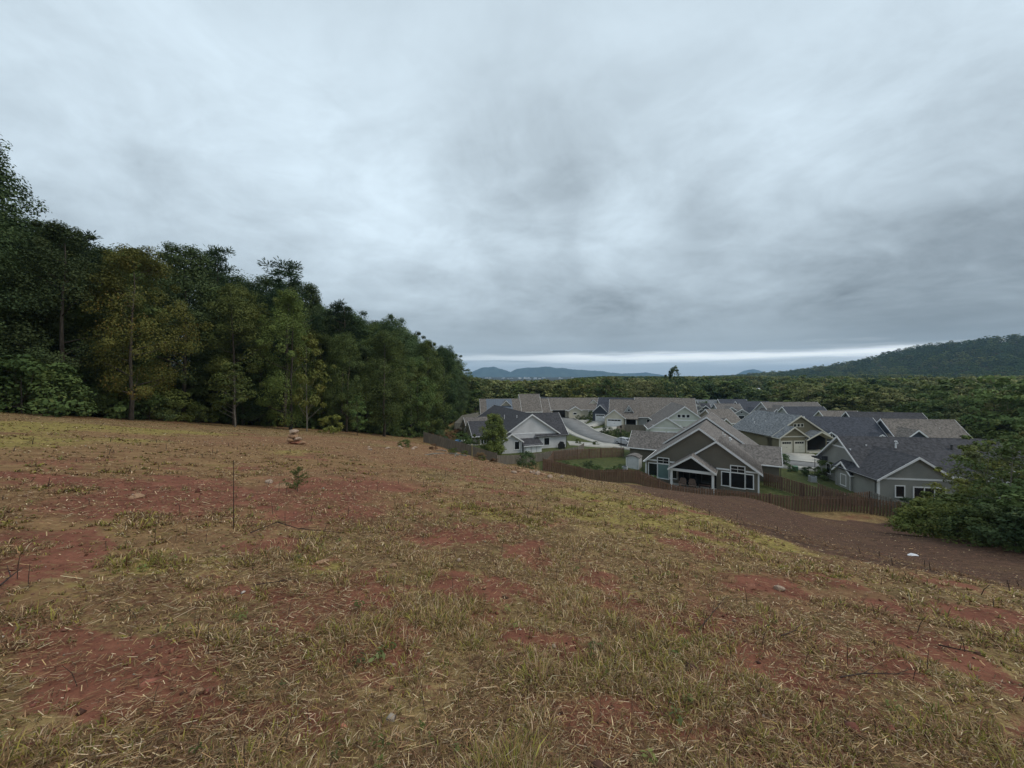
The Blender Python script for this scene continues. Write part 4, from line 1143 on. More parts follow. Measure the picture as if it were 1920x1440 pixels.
def crown_mesh(name, mat, *a, **k):
    V, tint, cen = crown_arrays(*a, **k)
    nq = len(V) // 4
    me = fast_mesh(name, V, np.arange(nq * 4), np.full(nq, 4), [mat], {'tint': tint})
    return me, cen

def trunk_mesh(name, seed, H, r, cen, mat, limbs=26, lean=.03, first=0.0, top=.9):
    g = np.random.default_rng(seed + 500); b = MB()
    n = 8; pts = []; rad = []
    bend = g.normal(size=2) * lean * H
    for i in range(n):
        t = i / (n - 1)
        pts.append((bend[0] * t * t + g.normal() * .004 * H * (i > 0), bend[1] * t * t + g.normal() * .004 * H * (i > 0), -.5 + (H * top + .5) * t)); rad.append(r * (1.25 if i == 0 else 1) * (1 - .86 * t))
    b.tube(pts, rad, 7)
    P = np.array(pts)
    idx = g.permutation(len(cen))[:limbs]
    for i in idx:
        c = cen[i]; hb = max(first, c[2] - .25 * np.hypot(c[0], c[1]) - g.uniform(.3, 1.2)); hb = min(hb, H * top * .97)
        if hb < .3: hb = .3
        k = np.interp(hb, P[:, 2], np.arange(n)); i0 = int(k); f = k - i0; i1 = min(i0 + 1, n - 1)
        s = P[i0] * (1 - f) + P[i1] * f
        rr = r * (1 - .86 * hb / (H * top)) * .42
        m = s * .45 + c * .55 + np.array([0, 0, -.05 * H * .2]) + g.normal(size=3) * .12
        b.tube([s, m, c], [rr, rr * .6, rr * .18], 5)
    return b.mesh(name, mat, smooth=True)

class Plant:
    """mesh data of one kind, shared between its copies"""
    def __init__(s, kind, crown, trunk): s.kind = kind; s.crown = crown; s.trunk = trunk
def make(kind, seed, H, cb, R, ncl, nlf, leaf, mat=None, bark=BARK, r=None, limbs=26, top=.9, lean=.03, **k):
    cme, cen = crown_mesh('crown', mat or LF_GREEN, seed, H, cb, R, ncl, nlf, leaf, **k)
    tme = trunk_mesh('trunk', seed, H, r or H * .014, cen, bark, limbs, lean, top=top) if limbs is not None else None
    return Plant(kind, cme, tme)
# broadleaf trees, height 18 m
BROAD = [make('broadleaf_tree', 100, 18, 2.6, 4.3, 130, 215, .20, flat=.8), make('broadleaf_tree', 101, 18, 1.2, 3.9, 135, 205, .195, prof='egg', flat=.85), make('broadleaf_tree', 102, 18, 4.0, 4.6, 120, 220, .21, flat=.75),
         make('broadleaf_tree', 103, 18, .8, 3.7, 140, 200, .195, prof='egg', flat=.85), make('broadleaf_tree', 104, 18, 1.6, 4.8, 135, 215, .21, flat=.75, inner=.1), make('broadleaf_tree', 105, 18, 5.0, 3.9, 105, 215, .20, flat=.7)]
def pine_make(seed, H, cb, R):
    g = np.random.default_rng(seed); ncl = 60
    t = np.sort(g.uniform(.0, 1, ncl)); hz_ = cb + (H - cb) * t
    rad = R * (np.sin(pi * np.clip(.18 + .72 * t, 0, 1)) ** .8) * g.uniform(.25, 1.05, ncl); ang = g.uniform(0, 2 * pi, ncl)
    cen = np.stack([rad * np.cos(ang), rad * np.sin(ang), hz_ + rad * .12], 1)
    nlf = 120; n = ncl * nlf; ci = np.repeat(np.arange(ncl), nlf)
    d = g.normal(size=(n, 3)); d[:, 2] = d[:, 2] * .6 + .25; d /= np.linalg.norm(d, axis=1)[:, None]
    rc = g.uniform(.6, 1.15, ncl)
    C = cen[ci] + d * (rc[ci] * g.uniform(.2, 1, n))[:, None]
    N = np.cross(d, g.normal(size=(n, 3)))
    # needles point away from the twig
    t_ = d; N = N / (np.linalg.norm(N, axis=1)[:, None] + 1e-9); s = np.cross(N, t_)
    L = (g.uniform(.28, .5, n))[:, None]; Wd = L * .24
    V = np.stack([C - t_ * L * .5, C + s * Wd * .5, C + t_ * L * .5, C - s * Wd * .5], 1).reshape(-1, 3)
    tint = np.repeat(np.stack([np.clip(g.uniform(.2, .8, ncl)[ci] * .5 + g.uniform(0, 1, n) * .5, 0, 1), g.uniform(0, 1, n), g.uniform(0, 1, n)], 1), 4, 0)
    cme = fast_mesh('crown', V, np.arange(n * 4), np.full(n, 4), [LF_PINE], {'tint': tint})
    return Plant('pine_tree', cme, trunk_mesh('trunk', seed, H, H * .012, cen, BARK, 40, .015, top=.97))
ORN = make('broadleaf_tree', 140, 18, 1.6, 5.2, 120, 150, .50, prof='egg', flat=.95, inner=.12, r=.28)
PINES = [pine_make(150, 20, 10, 3.0), pine_make(151, 20, 8, 3.3)]
SAPS = [make('young_tree', 160, 7, 1.4, 1.7, 44, 75, .21, r=.06, flat=.7, bark=BARK_PALE), make('young_tree', 161, 7, 1.0, 1.5, 44, 70, .21, r=.055, prof='egg', flat=.75), make('young_tree', 162, 7, 2.0, 2.0, 40, 75, .22, r=.07, flat=.6, bark=BARK_PALE)]
SAPSO = [make('young_tree', 165 + q, 7, 1.2 + .5 * q, 1.8, 26, 62, .20, r=.05, flat=.5, bark=BARK_PALE) for q in range(3)]
SHRUBS = [make('shrub', 170, 2.2, .1, 1.6, 36, 85, .16, prof='dome', limbs=14, r=.05, top=.7, flat=.75), make('shrub', 171, 2.2, .05, 1.4, 30, 90, .15, prof='dome', limbs=12, r=.05, top=.7, flat=.8), make('shrub', 172, 2.2, .15, 1.8, 34, 80, .19, prof='dome', limbs=14, r=.05, top=.7, flat=.6)]
CLIP = [make('clipped_shrub', 180, 1.7, .05, .95, 30, 60, .12, prof='dome', limbs=6, r=.04, top=.6, flat=.95, rc=(.3, .42))]
# coarser trees for the middle distance, height 14 m
MID = [make('broadleaf_tree', 190, 14, 2.0, 4.2, 44, 42, .62, limbs=10), make('broadleaf_tree', 191, 14, 3.0, 4.6, 42, 42, .66, limbs=10, flat=.5), make('broadleaf_tree', 192, 14, 1.4, 3.5, 46, 40, .58, prof='egg', limbs=8), make('broadleaf_tree', 193, 14, 2.5, 5.2, 46, 42, .7, limbs=10, flat=.45)]

TONE = {'leaf_pale_olive': 'pale olive', 'leaf_green': 'green', 'leaf_deep_green': 'dark', 'leaf_olive': 'olive', 'pine_needles': 'needled', 'leaf_turning': 'amber', 'leaf_fresh_green': 'bright'}
WOOD_MARKS = [(-40, 'the tallest far left tree'), (115, 'the dense dark left tree'), (245, 'the amber tree'), (345, 'the open-topped tree'), (405, 'the tufted pine'), (450, 'the bare-trunked tree'), (540, 'the bright green tree'), (590, 'the slender pale tree'), (650, 'the tree above the cairn'), (720, 'the round shoulder tree'), (800, 'the olive corner tree'), (840, 'the tail of the wood')]
def near_mark(px): return min(WOOD_MARKS, key=lambda q: abs(q[0] - px))[1]
ROOF_MARKS = [(905, 'the metal roof'), (990, 'the stepped brown roof'), (1075, 'the cream house'), (1125, 'the navy roofed house'), (1200, 'the large brown-roofed house'), (1265, 'the lone tall tree'), (1330, 'the far small dark house'), (1400, 'the far row of gables'), (1480, 'the long grey-brown roof'), (1560, 'the plain navy roof'), (1640, 'the charcoal roof'), (1720, 'the tan-brown roof'), (1800, 'the leafy thicket'), (1900, 'the right edge of the view')]
def near_roof(px): return min(ROOF_MARKS, key=lambda q: abs(q[0] - px))[1]
def plant(p, x, y, H, label, cat='tree', group=None, mat=None, base_h=None, name=None, wide=1.0, rz=None, dz=0.0, z=None, tm=None):
    ref = {'broadleaf_tree': 18, 'pine_tree': 20, 'young_tree': 7, 'shrub': 2.2, 'clipped_shrub': 1.7}[p.kind]
    if p in MID: ref = 14
    k = H / ref
    root = empty(name or p.kind, (x, y, (gz1(x, y) if z is None else z) + dz), rng.uniform(0, 2 * pi) if rz is None else rz)
    root.scale = (k * wide, k * wide, k)
    tag(root, label, cat, group)
    c = put('crown', p.crown, root)
    if mat:
        c.material_slots[0].link = 'OBJECT'; c.material_slots[0].material = mat
    if p.trunk: 
        t = put('trunk', p.trunk, root)
        if tm: t.material_slots[0].link = 'OBJECT'; t.material_slots[0].material = tm
    return root

OUTLINE = np.array([(-900, 250), (-200, 240), (-40, 262), (5, 290), (40, 360), (66, 436), (100, 430), (150, 446), (185, 472), (218, 456), (250, 474), (300, 496), (345, 481), (405, 489), (440, 505), (470, 536), (520, 516), (562, 522), (588, 565), (630, 576), (690, 600), (738, 610), (775, 638), (830, 655), (858, 686), (885, 700), (905, 712), (1300, 712)], float)
def outline_top(x, y):
    px = 960 + F * x / y if y > 4 else -900
    half = 3.4 / max(y, 4) * F if px < 75 else 0      # the crown's right half must stay under the skyline too
    return -(np.interp(px + half, OUTLINE[:, 0], OUTLINE[:, 1]) - HY) / F * max(y, 4), px

# named trees of the wood edge: (pixel x, depth, kind, material, height factor on outline, width, label)
def wood():
    E = WOOD_EDGE; seg = np.diff(E, axis=0); L = np.linalg.norm(seg, axis=1); S = np.concatenate([[0], np.cumsum(L)])
    taken = []
    def free(x, y, r): return all((x - a) ** 2 + (y - b) ** 2 > r * r for a, b in taken)
    special = [
        (-78, 30, BROAD[0], LF_DEEP, 'tallest dark tree at the left edge, rising far above the wood', 1.04, .85),
        (115, 33, BROAD[3], LF_DEEP, 'dense dark green tree beside the tallest tree on the far left', 1.0, .95),
        (245, 34.5, BROAD[0], LF_RUST, 'tree turning rusty amber at the top of the wood edge', .98, .82),
        (345, 44, BROAD[2], LF_DEEP, 'blue-green tree with an open crown right of the amber tree', 1.0, .9),
        (405, 49, PINES[0], LF_PINE, 'dark pine with tufted top above the middle of the wood', 1.02, 1.0),
        (440, 45, BROAD[5], LF_OLIVE, 'yellow-green tree with bare lower trunk below the tufted pine', .86, .9),
        (535, 54, PINES[1], LF_PINE, 'broad-headed dark pine on the skyline right of the tufted pine', 1.02, 1.25),
        (545, 48.0, BROAD[1], LF_LIME, 'bright green tree standing out at the front of the wood', .86, .8),
        (640, 62, PINES[0], LF_PINE, 'slim dark pine on the falling skyline of the wood', 1.0, 1.0),
        (650, 57, BROAD[4], LF_GREEN, 'leafy olive-green tree overhanging the field near the cairn', .78, .75),
        (720, 63, BROAD[0], LF_GREEN, 'full round green tree at the right shoulder of the wood', .88, .9),
        (735, 78, BROAD[2], LF_DEEP, 'domed dark tree on the skyline above the right shoulder of the wood', 1.0, .9),
        (800, 80, BROAD[3], LF_OLIVE, 'tall olive tree at the corner of the wood above the grey fence', 1.0, .9),
        (832, 90, BROAD[0], LF_DEEP, 'dark round-topped tree at the tail of the wood by the houses', 1.0, .8),
    ]
    for px, d, p, mt, lab, kf, wd in special:
        x = (px - 960) / F * d; top = -(np.interp(px, OUTLINE[:, 0], OUTLINE[:, 1]) - HY) / F * d
        H = (top - gz1(x, d)) * kf * 1.04
        plant(p, x, d, H, lab, mat=mt, wide=wd * (18 / max(H, 12)) ** .3); taken.append((x, d))
    mats = [LF_GREEN, LF_GREEN, LF_DEEP, LF_DEEP, LF_OLIVE, LF_GREEN, LF_DEEP]
    n = 0
    for row, (off, sp) in enumerate(((2.2, 4.2), (6.0, 4.6), (10.5, 5.0), (15.5, 5.5), (21.5, 6.0), (28, 6.5), (36, 8))):
        s = rng.uniform(0, sp)
        while s < S[-1]:
            i = min(int(np.searchsorted(S, s, 'right') - 1), len(seg) - 1); t = (s - S[i]) / L[i]
            q = E[i] + seg[i] * t; nl = np.array([-seg[i][1], seg[i][0]]) / L[i]
            x, y = q + nl * (off + rng.uniform(-1.3, 1.3)) + rng.uniform(-.8, .8, 2)
            s += sp * rng.uniform(.75, 1.3) * (1.0 if y > 15 else 1.7)
            if x > -15 and y < 80: continue
            if not free(x, y, 2.6): continue
            top, px = outline_top(x, y)
            if px < -700 and row > 2: continue
            base = gz1(x, y); H = (top - base) * 1.05
            if row == 0: H *= rng.uniform(.48, .80)
            elif row == 1: H *= rng.uniform(.72, .95)
            else: H *= rng.uniform(.84, .985)
            H = min(H, 23)
            if H < 5: continue
            p = BROAD[rng.integers(len(BROAD))] if (row == 0 or rng.uniform() > .16) else PINES[rng.integers(2)]
            if row == 0: p = BROAD[[1, 3, 1, 0, 4][rng.integers(5)]]
            mt = mats[rng.integers(len(mats))] if p not in PINES else LF_PINE
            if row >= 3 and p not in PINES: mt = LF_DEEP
            sz_ = 'low' if H < 10 else 'tall' if H > 17 else 'middling'
            plant(p, x, y, H, '%s %s %s %s %s' % (sz_, TONE[mt.name], 'pine' if p in PINES else 'tree', ('at the wood edge by', 'just behind', 'packed behind', 'deep behind', 'deep behind', 'far back behind', 'far back behind')[row], near_mark(px)), group='trees packed in the wood', mat=mt, wide=rng.uniform(.9, 1.12) * (1.0 if row < 2 else 1.22) * (18 / max(H, 9)) ** .45)
            taken.append((x, y)); n += 1
    return n
n_wood = wood()

# shrubs and saplings along the foot of the wood
def edge_growth():
    E = WOOD_EDGE; seg = np.diff(E, axis=0); L = np.linalg.norm(seg, axis=1); S = np.concatenate([[0], np.cumsum(L)])
    for row, (o0, o1, sp, hs) in enumerate(((-.2, 1.6, 1.9, (1.2, 2.6)), (2.0, 4.5, 2.6, (2.0, 4.2)), (5, 9, 3.2, (2.5, 5.0)))):
        s = 40.0
        while s < S[-1] - 20:
            i = min(int(np.searchsorted(S, s, 'right') - 1), len(seg) - 1); t = (s - S[i]) / L[i]
            q = E[i] + seg[i] * t; nl = np.array([-seg[i][1], seg[i][0]]) / L[i]
            x, y = q + nl * rng.uniform(o0, o1)
            px = 960 + F * x / y
            s += sp * rng.uniform(.7, 1.3)
            if px < -150: continue
            if row == 0 and 380 < px < 520 and rng.uniform() < .6: continue
            H = rng.uniform(*hs)
            if px < 230 and row < 2: H = rng.uniform(2.4, 4.2)
            if row == 2 and rng.uniform() < .5:
                mt = [LF_GREEN, LF_DEEP, LF_OLIVE][rng.integers(3)]
                plant(SAPS[rng.integers(3)], x, y, rng.uniform(4, 8), 'slender young %s tree in the shade by %s' % (TONE[mt.name], near_mark(px)), group='young trees in the wood edge', mat=mt)
            else:
                mt = [LF_GREEN, LF_DEEP, LF_GREEN, LF_OLIVE, LF_DEEP][rng.integers(5)]
                plant(SHRUBS[rng.integers(3)], x, y, H, '%s %s shrub %s %s' % ('low' if H < 2 else 'tall' if H > 3.2 else 'leafy', TONE[mt.name], ('on the grass edge by', 'at the foot of', 'in the shade behind')[row], near_mark(px)), 'shrub', 'shrubs at the foot of the wood', mat=mt, wide=rng.uniform(.8, 1.15))
edge_growth()
def undergrowth():
    E = WOOD_EDGE; seg = np.diff(E, axis=0); L = np.linalg.norm(seg, axis=1); S = np.concatenate([[0], np.cumsum(L)])
    for off, sp in ((12, 3.6), (19, 4.2), (27, 5)):
        s = 40.0
        while s < S[-1] - 40:
            i = min(int(np.searchsorted(S, s, 'right') - 1), len(seg) - 1); t = (s - S[i]) / L[i]
            q = E[i] + seg[i] * t; nl = np.array([-seg[i][1], seg[i][0]]) / L[i]
            x, y = q + nl * (off + rng.uniform(-2, 2)); s += sp * rng.uniform(.8, 1.2)
            if 960 + F * x / y < -150: continue
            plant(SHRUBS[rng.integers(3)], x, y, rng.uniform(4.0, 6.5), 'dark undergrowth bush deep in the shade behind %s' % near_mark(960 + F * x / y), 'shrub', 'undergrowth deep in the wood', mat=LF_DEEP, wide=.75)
undergrowth()
def at_px(px, d): return ((px - 960) / F * d, d)
def one(p, px, d, H, label, **k):
    x, y = at_px(px, d); return plant(p, x, y, H, label, **k)
one(SHRUBS[2], 40, 28.5, 4.0, 'large pale-green shrub at the left edge below the dark wood', cat='shrub', mat=LF_GREEN, wide=1.0)
one(SHRUBS[0], 108, 30, 3.2, 'rounded shrub right of the large pale-green shrub on the far left', cat='shrub', mat=LF_GREEN, wide=1.1)
one(SAPS[2], 440, 40.5, 6.6, 'small tree with thin yellowing leaves in front of the wood', mat=LF_OLIVE, wide=1.15)
one(SAPS[0], 575, 46.5, 11.5, 'slender pale-trunked tree leaning at the front of the wood', mat=LF_BRIGHT, wide=.75, tm=BARK_PALE)
one(SHRUBS[1], 625, 46.8, 2.2, 'low bright green bush beside the cairn at the wood edge', cat='shrub', mat=LF_BRIGHT)
one(SAPS[1], 670, 52, 5.5, 'young light green tree right of the bush by the cairn', mat=LF_GREEN)
# the tree and shrub by the grey fence
one(ORN, 929, 63.5, 7.3, 'yellow-green ornamental tree in front of the blue-grey house', mat=LF_LIME, wide=1.05, name='ornamental_tree')
one(SHRUBS[0], 986, 57.5, 2.3, 'dark round shrub at the corner of the grey fence', cat='shrub', mat=LF_DEEP, wide=1.0)
one(MID[2], 1266, 150, 19.3, 'lone tall dark tree rising above the houses on the skyline', mat=LF_DEEP, wide=.80, name='lone_tree')
for k, (px, d, H, lab, mt) in enumerate(((1466, 63.5, 2.0, 'round dark shrub on the kerb in front of the cream garage doors', LF_DEEP), (1549, 55.5, 2.6, 'leafy shrub against the left wall of the slate grey house', LF_GREEN),
        (1515, 57.5, 1.3, 'small shrub by the pavement left of the slate grey house', LF_DEEP), (1484, 60, .9, 'low shrub beside the green utility box', LF_DEEP), (1698, 43.8, 1.6, 'little dark conifer bush by the slate grey house windows', LF_PINE),
        (1205, 56.5, .9, 'small shrub by the left corner of the olive house', LF_DEEP), (1225, 54.8, 1.0, 'shrub under the left windows of the olive house', LF_GREEN), (1163, 60.5, .8, 'small dark shrub in the side yard of the olive house', LF_DEEP),
        (1116, 78.5, .8, 'small shrub beside the blue-grey house drive', LF_GREEN), (1083, 78.6, .9, 'flowering shrub on the lawn right of the blue-grey house', LF_OLIVE), (893, 74, 1.6, 'dark shrub by the patio left of the blue-grey house', LF_DEEP),
        (868, 70.0, 2.6, 'bush behind the top end of the grey fence', LF_GREEN), (822, 69.5, 2.2, 'bush at the corner of the wood beside the grey fence', LF_DEEP))):
    one(SHRUBS[k % 3], px, d, H, lab, cat='shrub', mat=mt)
for k in range(7):
    plant(CLIP[0], 22.6 + k * .95, 93.2 - k * 2.0 + .25 * k * k * .25, 1.9, 'clipped rounded evergreen in the hedge row beside the street', 'shrub', 'hedge row beside the street', mat=LF_DEEP)
for k in range(5):
    plant(CLIP[0], 15.2 + k * 1.6 + 4.9, 117.5 - k * .4, 1.5, 'clipped dark shrub in the bed at the head of the street', 'shrub', 'shrubs at the head of the street', mat=LF_DEEP)
one(SAPS[0], 1311, 121, 6.0, 'pale blossoming tree beside the far dark gable', mat=LF_WHITE, wide=1.0)
for k, (px, d, H, mt, lab) in enumerate(((1040, 133, 6.5, LF_GREEN, 'small tree behind the cream house gable'), (1108, 112, 3.5, LF_GREEN, 'small tree between the cream and navy houses'), (1128, 131, 7, LF_OLIVE, 'yellowish tree behind the navy roofed house'),
        (1288, 112, 5, LF_GREEN, 'small tree right of the large brown roof'), (1338, 108, 5.5, LF_OLIVE, 'small olive tree between the sage house and the blue roof'), (1322, 140, 6, LF_GREEN, 'small tree left of the far row of gables'),
        (1447, 128, 6, LF_GREEN, 'small tree between the far gables and the long roof'), (1562, 112, 6, LF_OLIVE, 'small olive tree right of the plain navy roof'), (1620, 100, 6.5, LF_GREEN, 'rounded tree behind the charcoal roof'), (1668, 90, 6.5, LF_FAR, 'pale tree between the charcoal and tan-brown roofs'),
        (1545, 66, 2.4, LF_GREEN, 'shrub beside the dark porch of the olive green house'), (1051, 101, 1.6, LF_DEEP, 'low shrub on the verge at the top of the street'))):
    one(SAPS[k % 3], px, d, H, lab, mat=mt, wide=1.2)
# thicket on the right
TH = [(1795, 26.5, 2.3, 0, LF_BRIGHT, 'low leafy shrub at the left foot of the thicket'), (1735, 31.0, 2.6, 1, LF_BRIGHT, 'fresh green shrub at the end of the brown fence'), (1760, 31, 3.0, 2, LF_BRIGHT, 'tall shrub hiding the windows of the slate grey house'),
      (1850, 24.5, 2.2, 0, LF_GREEN, 'dark shrub in the middle of the thicket foot'), (1905, 22.5, 2.4, 1, LF_DEEP, 'dark shrub at the right edge of the thicket foot'), (1820, 29, 3.2, 2, LF_OLIVE, 'olive shrub behind the thicket foot'), (1880, 27, 3.0, 0, LF_GREEN, 'green shrub behind the dark shrubs of the thicket'),
      (1716, 38.5, 2.4, 1, LF_GREEN, 'leafy shrub growing over the last fence boards'), (1745, 37, 2.8, 0, LF_OLIVE, 'yellowish shrub between the fence end and the thicket'), (1700, 39.6, 1.3, 2, LF_BRIGHT, 'low fresh shrub in front of the last fence boards'),
      (1950, 24, 3.6, 2, LF_GREEN, 'shrub at the frame edge of the thicket'), (1990, 21, 3.2, 1, LF_DEEP, 'shrub just past the right end of the thicket')]
for px, d, H, k, mt, lab in TH: one(SHRUBS[k], px, d, H, lab, cat='shrub', mat=mt, wide=1.15)
TS = [(1806, 31, 6.0, 0, LF_BRIGHT, 'thin young tree in front of the slate grey roof'), (1846, 29, 7.4, 2, LF_BRIGHT, 'airy light green young tree over the slate grey roof'), (1893, 26.5, 8.0, 0, LF_GREEN, 'tall young tree at the right of the thicket'),
      (1935, 25, 7.8, 1, LF_GREEN, 'young tree cut by the right edge of the view'), (1990, 26, 8.0, 2, LF_GREEN, 'young tree beyond the right edge of the thicket'), (1768, 33.5, 4.2, 1, LF_BRIGHT, 'leafy sapling before the slate grey gable')]
for px, d, H, k, mt, lab in TS: one(SAPSO[k], px, d, H, lab, mat=mt, wide=1.1)
for px, d, H, k, mt, lab in ((1838, 36, 8.3, 0, LF_FAR, 'pale olive young tree at the back of the thicket'), (1880, 36, 9.6, 2, LF_GREEN, 'leafy tree rising above the back of the thicket'), (1925, 34, 9.8, 1, LF_OLIVE, 'olive tree at the back of the thicket by the right edge'), (1975, 36, 10, 2, LF_GREEN, 'leafy tree behind the thicket past the right edge')):
    one(SAPS[k], px, d, H, lab, mat=mt, wide=.95)
for k, (x, y, H) in enumerate(((9.5, 58.5, .9), (11.5, 56.5, 1.1), (13.2, 59.5, .8), (14.6, 57.0, 1.0), (16.0, 58.8, .9), (12.4, 61.5, .8), (16.6, 55.8, .9), (8.2, 61, .8))):
    plant(SHRUBS[k % 3], x, y, H, 'low dark scrub in the side yard behind the brown fence', 'shrub', 'scrub in the side yard', mat=LF_DEEP if k % 2 else LF_GREEN, wide=1.5)

# ------------------------------------------------------------------ the woods beyond the houses
NEAR_LIM = np.array([(860, 118), (900, 140), (1000, 150), (1100, 150), (1250, 152), (1330, 165), (1450, 152), (1540, 135), (1600, 124), (1660, 112), (1720, 102), (1790, 90), (1850, 78), (1930, 70), (2200, 60)], float)
TOPS = np.array([(700, 700), (880, 706), (905, 712), (960, 714.5), (1045, 713), (1080, 708), (1130, 705), (1250, 706), (1400, 705), (1520, 704), (1600, 700), (1640, 690), (2300, 200)], float)
def far_points():
    out = []
    for r0, r1, sp in ((60, 130, 6.0), (130, 210, 6.2), (210, 340, 7.0), (340, 560, 8.5), (560, 950, 10.5), (950, 1500, 14.0), (1500, 2600, 21.0)):
        n = int(radians(122) * (r1 * r1 - r0 * r0) / 2 / (sp * sp))
        r = np.sqrt(rng.uniform(r0 * r0, r1 * r1, n)); a = np.radians(rng.uniform(-12 if r0 < 340 else -30, 61, n))
        x, y = r * np.sin(a), r * np.cos(a)
        px = 960 + F * x / y
        keep = (y > np.interp(px, NEAR_LIM[:, 0], NEAR_LIM[:, 1])) & (wood_depth(x, y) < 0) & ((px > 862) | (y > 165))
        keep &= ~((x < 14 + 4) & (x > -12) & (y < 150))
        x, y, px = x[keep], y[keep], px[keep]
        z = gz(x, y)
        H = rng.uniform(6.5, 16, len(x)) * (1 + .12 * (sp > 12)); 
        lim = -(np.interp(px, TOPS[:, 0], TOPS[:, 1]) - HY) / F * y - z
        hill = (x > 660) & (y > 380)
        H = np.where(hill, H, np.minimum(H, lim * rng.uniform(.84, 1.03, len(x))))
        k2 = H > 3.5
        for q in zip(x[k2], y[k2], z[k2], H[k2], np.full(k2.sum(), sp)): out.append(q)
    return np.array(out)
FP = far_points()
# openings in front of the pale houses among the trees
for (px, d, w) in ((1408, 300, 26), (1740, 190, 12), (1843, 170, 11)):
    ppx = 960 + F * FP[:, 0] / FP[:, 1]
    FP = FP[~((np.abs(ppx - px - 12) < w) & (FP[:, 1] > d - 75) & (FP[:, 1] < d + 22))]
app = FP[:, 3] / np.hypot(FP[:, 0], FP[:, 1])
order = np.argsort(-app)
near_i, far_i = order[:105], order[105:]
MM = [LF_GREEN, LF_FAR, LF_GREEN, LF_OLIVE, LF_DEEP, LF_FAR, LF_OLIVE]
for i in near_i:
    x, y, z, H, sp = FP[i]
    right = x > 70
    mt = MM[rng.integers(7)] if rng.uniform() > .015 else LF_RUST
    plant(MID[rng.integers(4)], x, y, H, '%s %s tree in the wood behind %s' % ('low' if H < 9.5 else 'tall' if H > 12 else 'rounded', TONE[mt.name], near_roof(960 + F * x / y)), group='trees in the wood right of the houses' if right else 'trees in the wood behind the houses',
          mat=mt, wide=rng.uniform(.95, 1.25) * (14 / H) ** .35, z=z)
# beyond them the forest reads as one mass
src = bpy.data.collections.new('forest_sources')
def far_src(seed, H, R, mat, prof, flat):
    V, tint, cen = crown_arrays(seed, H, H * .06, R, 26, 16, 1.15, prof=prof, flat=flat)
    me = fast_mesh('canopy', V, np.arange(len(V)), np.full(len(V) // 4, 4), [mat], {'tint': tint})
    o = bpy.data.objects.new('canopy', me); src.objects.link(o)
for k, mt in enumerate((LF_DEEP, LF_GREEN, LF_DEEP, LF_OLIVE, LF_FAR)): far_src(300 + k, 12, 4.4, mt, 'oval' if k % 2 else 'egg', .6)
def forest():
    P = FP[far_i]; n = len(P)
    me = bpy.data.meshes.new('forest'); me.vertices.add(n)
    me.vertices.foreach_set('co', np.column_stack([P[:, 0], P[:, 1], P[:, 2] - .3]).astype(np.float32).ravel())
    a = me.attributes.new('scl', 'FLOAT_VECTOR', 'POINT'); wd = P[:, 3] / 12 * rng.uniform(.95, 1.25, n) * np.where(P[:, 4] > 12, 1.35, 1.12) * (12 / P[:, 3]) ** .4
    a.data.foreach_set('vector', np.column_stack([wd, wd, P[:, 3] / 12]).astype(np.float32).ravel())
    a = me.attributes.new('rz', 'FLOAT_VECTOR', 'POINT'); a.data.foreach_set('vector', np.column_stack([np.zeros(n), np.zeros(n), rng.uniform(0, 6.28, n)]).astype(np.float32).ravel())
    a = me.attributes.new('pick', 'INT', 'POINT'); pk = np.floor(np.clip(fbm(P[:, 0] / 45, P[:, 1] / 90, 91, 3) * 9 - 1.6 + rng.normal(0, 1.1, n) + 1.2 * sstep(420, 160, P[:, 1]) - 1.0 * sstep(350, 700, P[:, 1]), 0, 4.99)); a.data.foreach_set('value', pk.astype(np.int32))
    o = put('forest', me)
    ng = bpy.data.node_groups.new('forest_scatter', 'GeometryNodeTree')
    ng.interface.new_socket('Geometry', in_out='INPUT', socket_type='NodeSocketGeometry'); ng.interface.new_socket('Geometry', in_out='OUTPUT', socket_type='NodeSocketGeometry')
    gi = ng.nodes.new('NodeGroupInput'); go = ng.nodes.new('NodeGroupOutput')
    ci = ng.nodes.new('GeometryNodeCollectionInfo'); ci.inputs['Collection'].default_value = src; ci.inputs['Separate Children'].default_value = True; ci.inputs['Reset Children'].default_value = True
    iop = ng.nodes.new('GeometryNodeInstanceOnPoints'); iop.inputs['Pick Instance'].default_value = True
    def attr(nm, t):
        q = ng.nodes.new('GeometryNodeInputNamedAttribute'); q.data_type = t; q.inputs['Name'].default_value = nm; return q.outputs['Attribute']
    Lk = ng.links.new
    Lk(gi.outputs[0], iop.inputs['Points']); Lk(ci.outputs[0], iop.inputs['Instance']); Lk(attr('pick', 'INT'), iop.inputs['Instance Index'])
    Lk(attr('rz', 'FLOAT_VECTOR'), iop.inputs['Rotation']); Lk(attr('scl', 'FLOAT_VECTOR'), iop.inputs['Scale']); Lk(iop.outputs[0], go.inputs[0])
    md = o.modifiers.new('scatter', 'NODES'); md.node_group = ng
    tag(o, 'wooded valley and hillside stretching to the horizon', 'forest', kind='stuff')
    return o
forest()

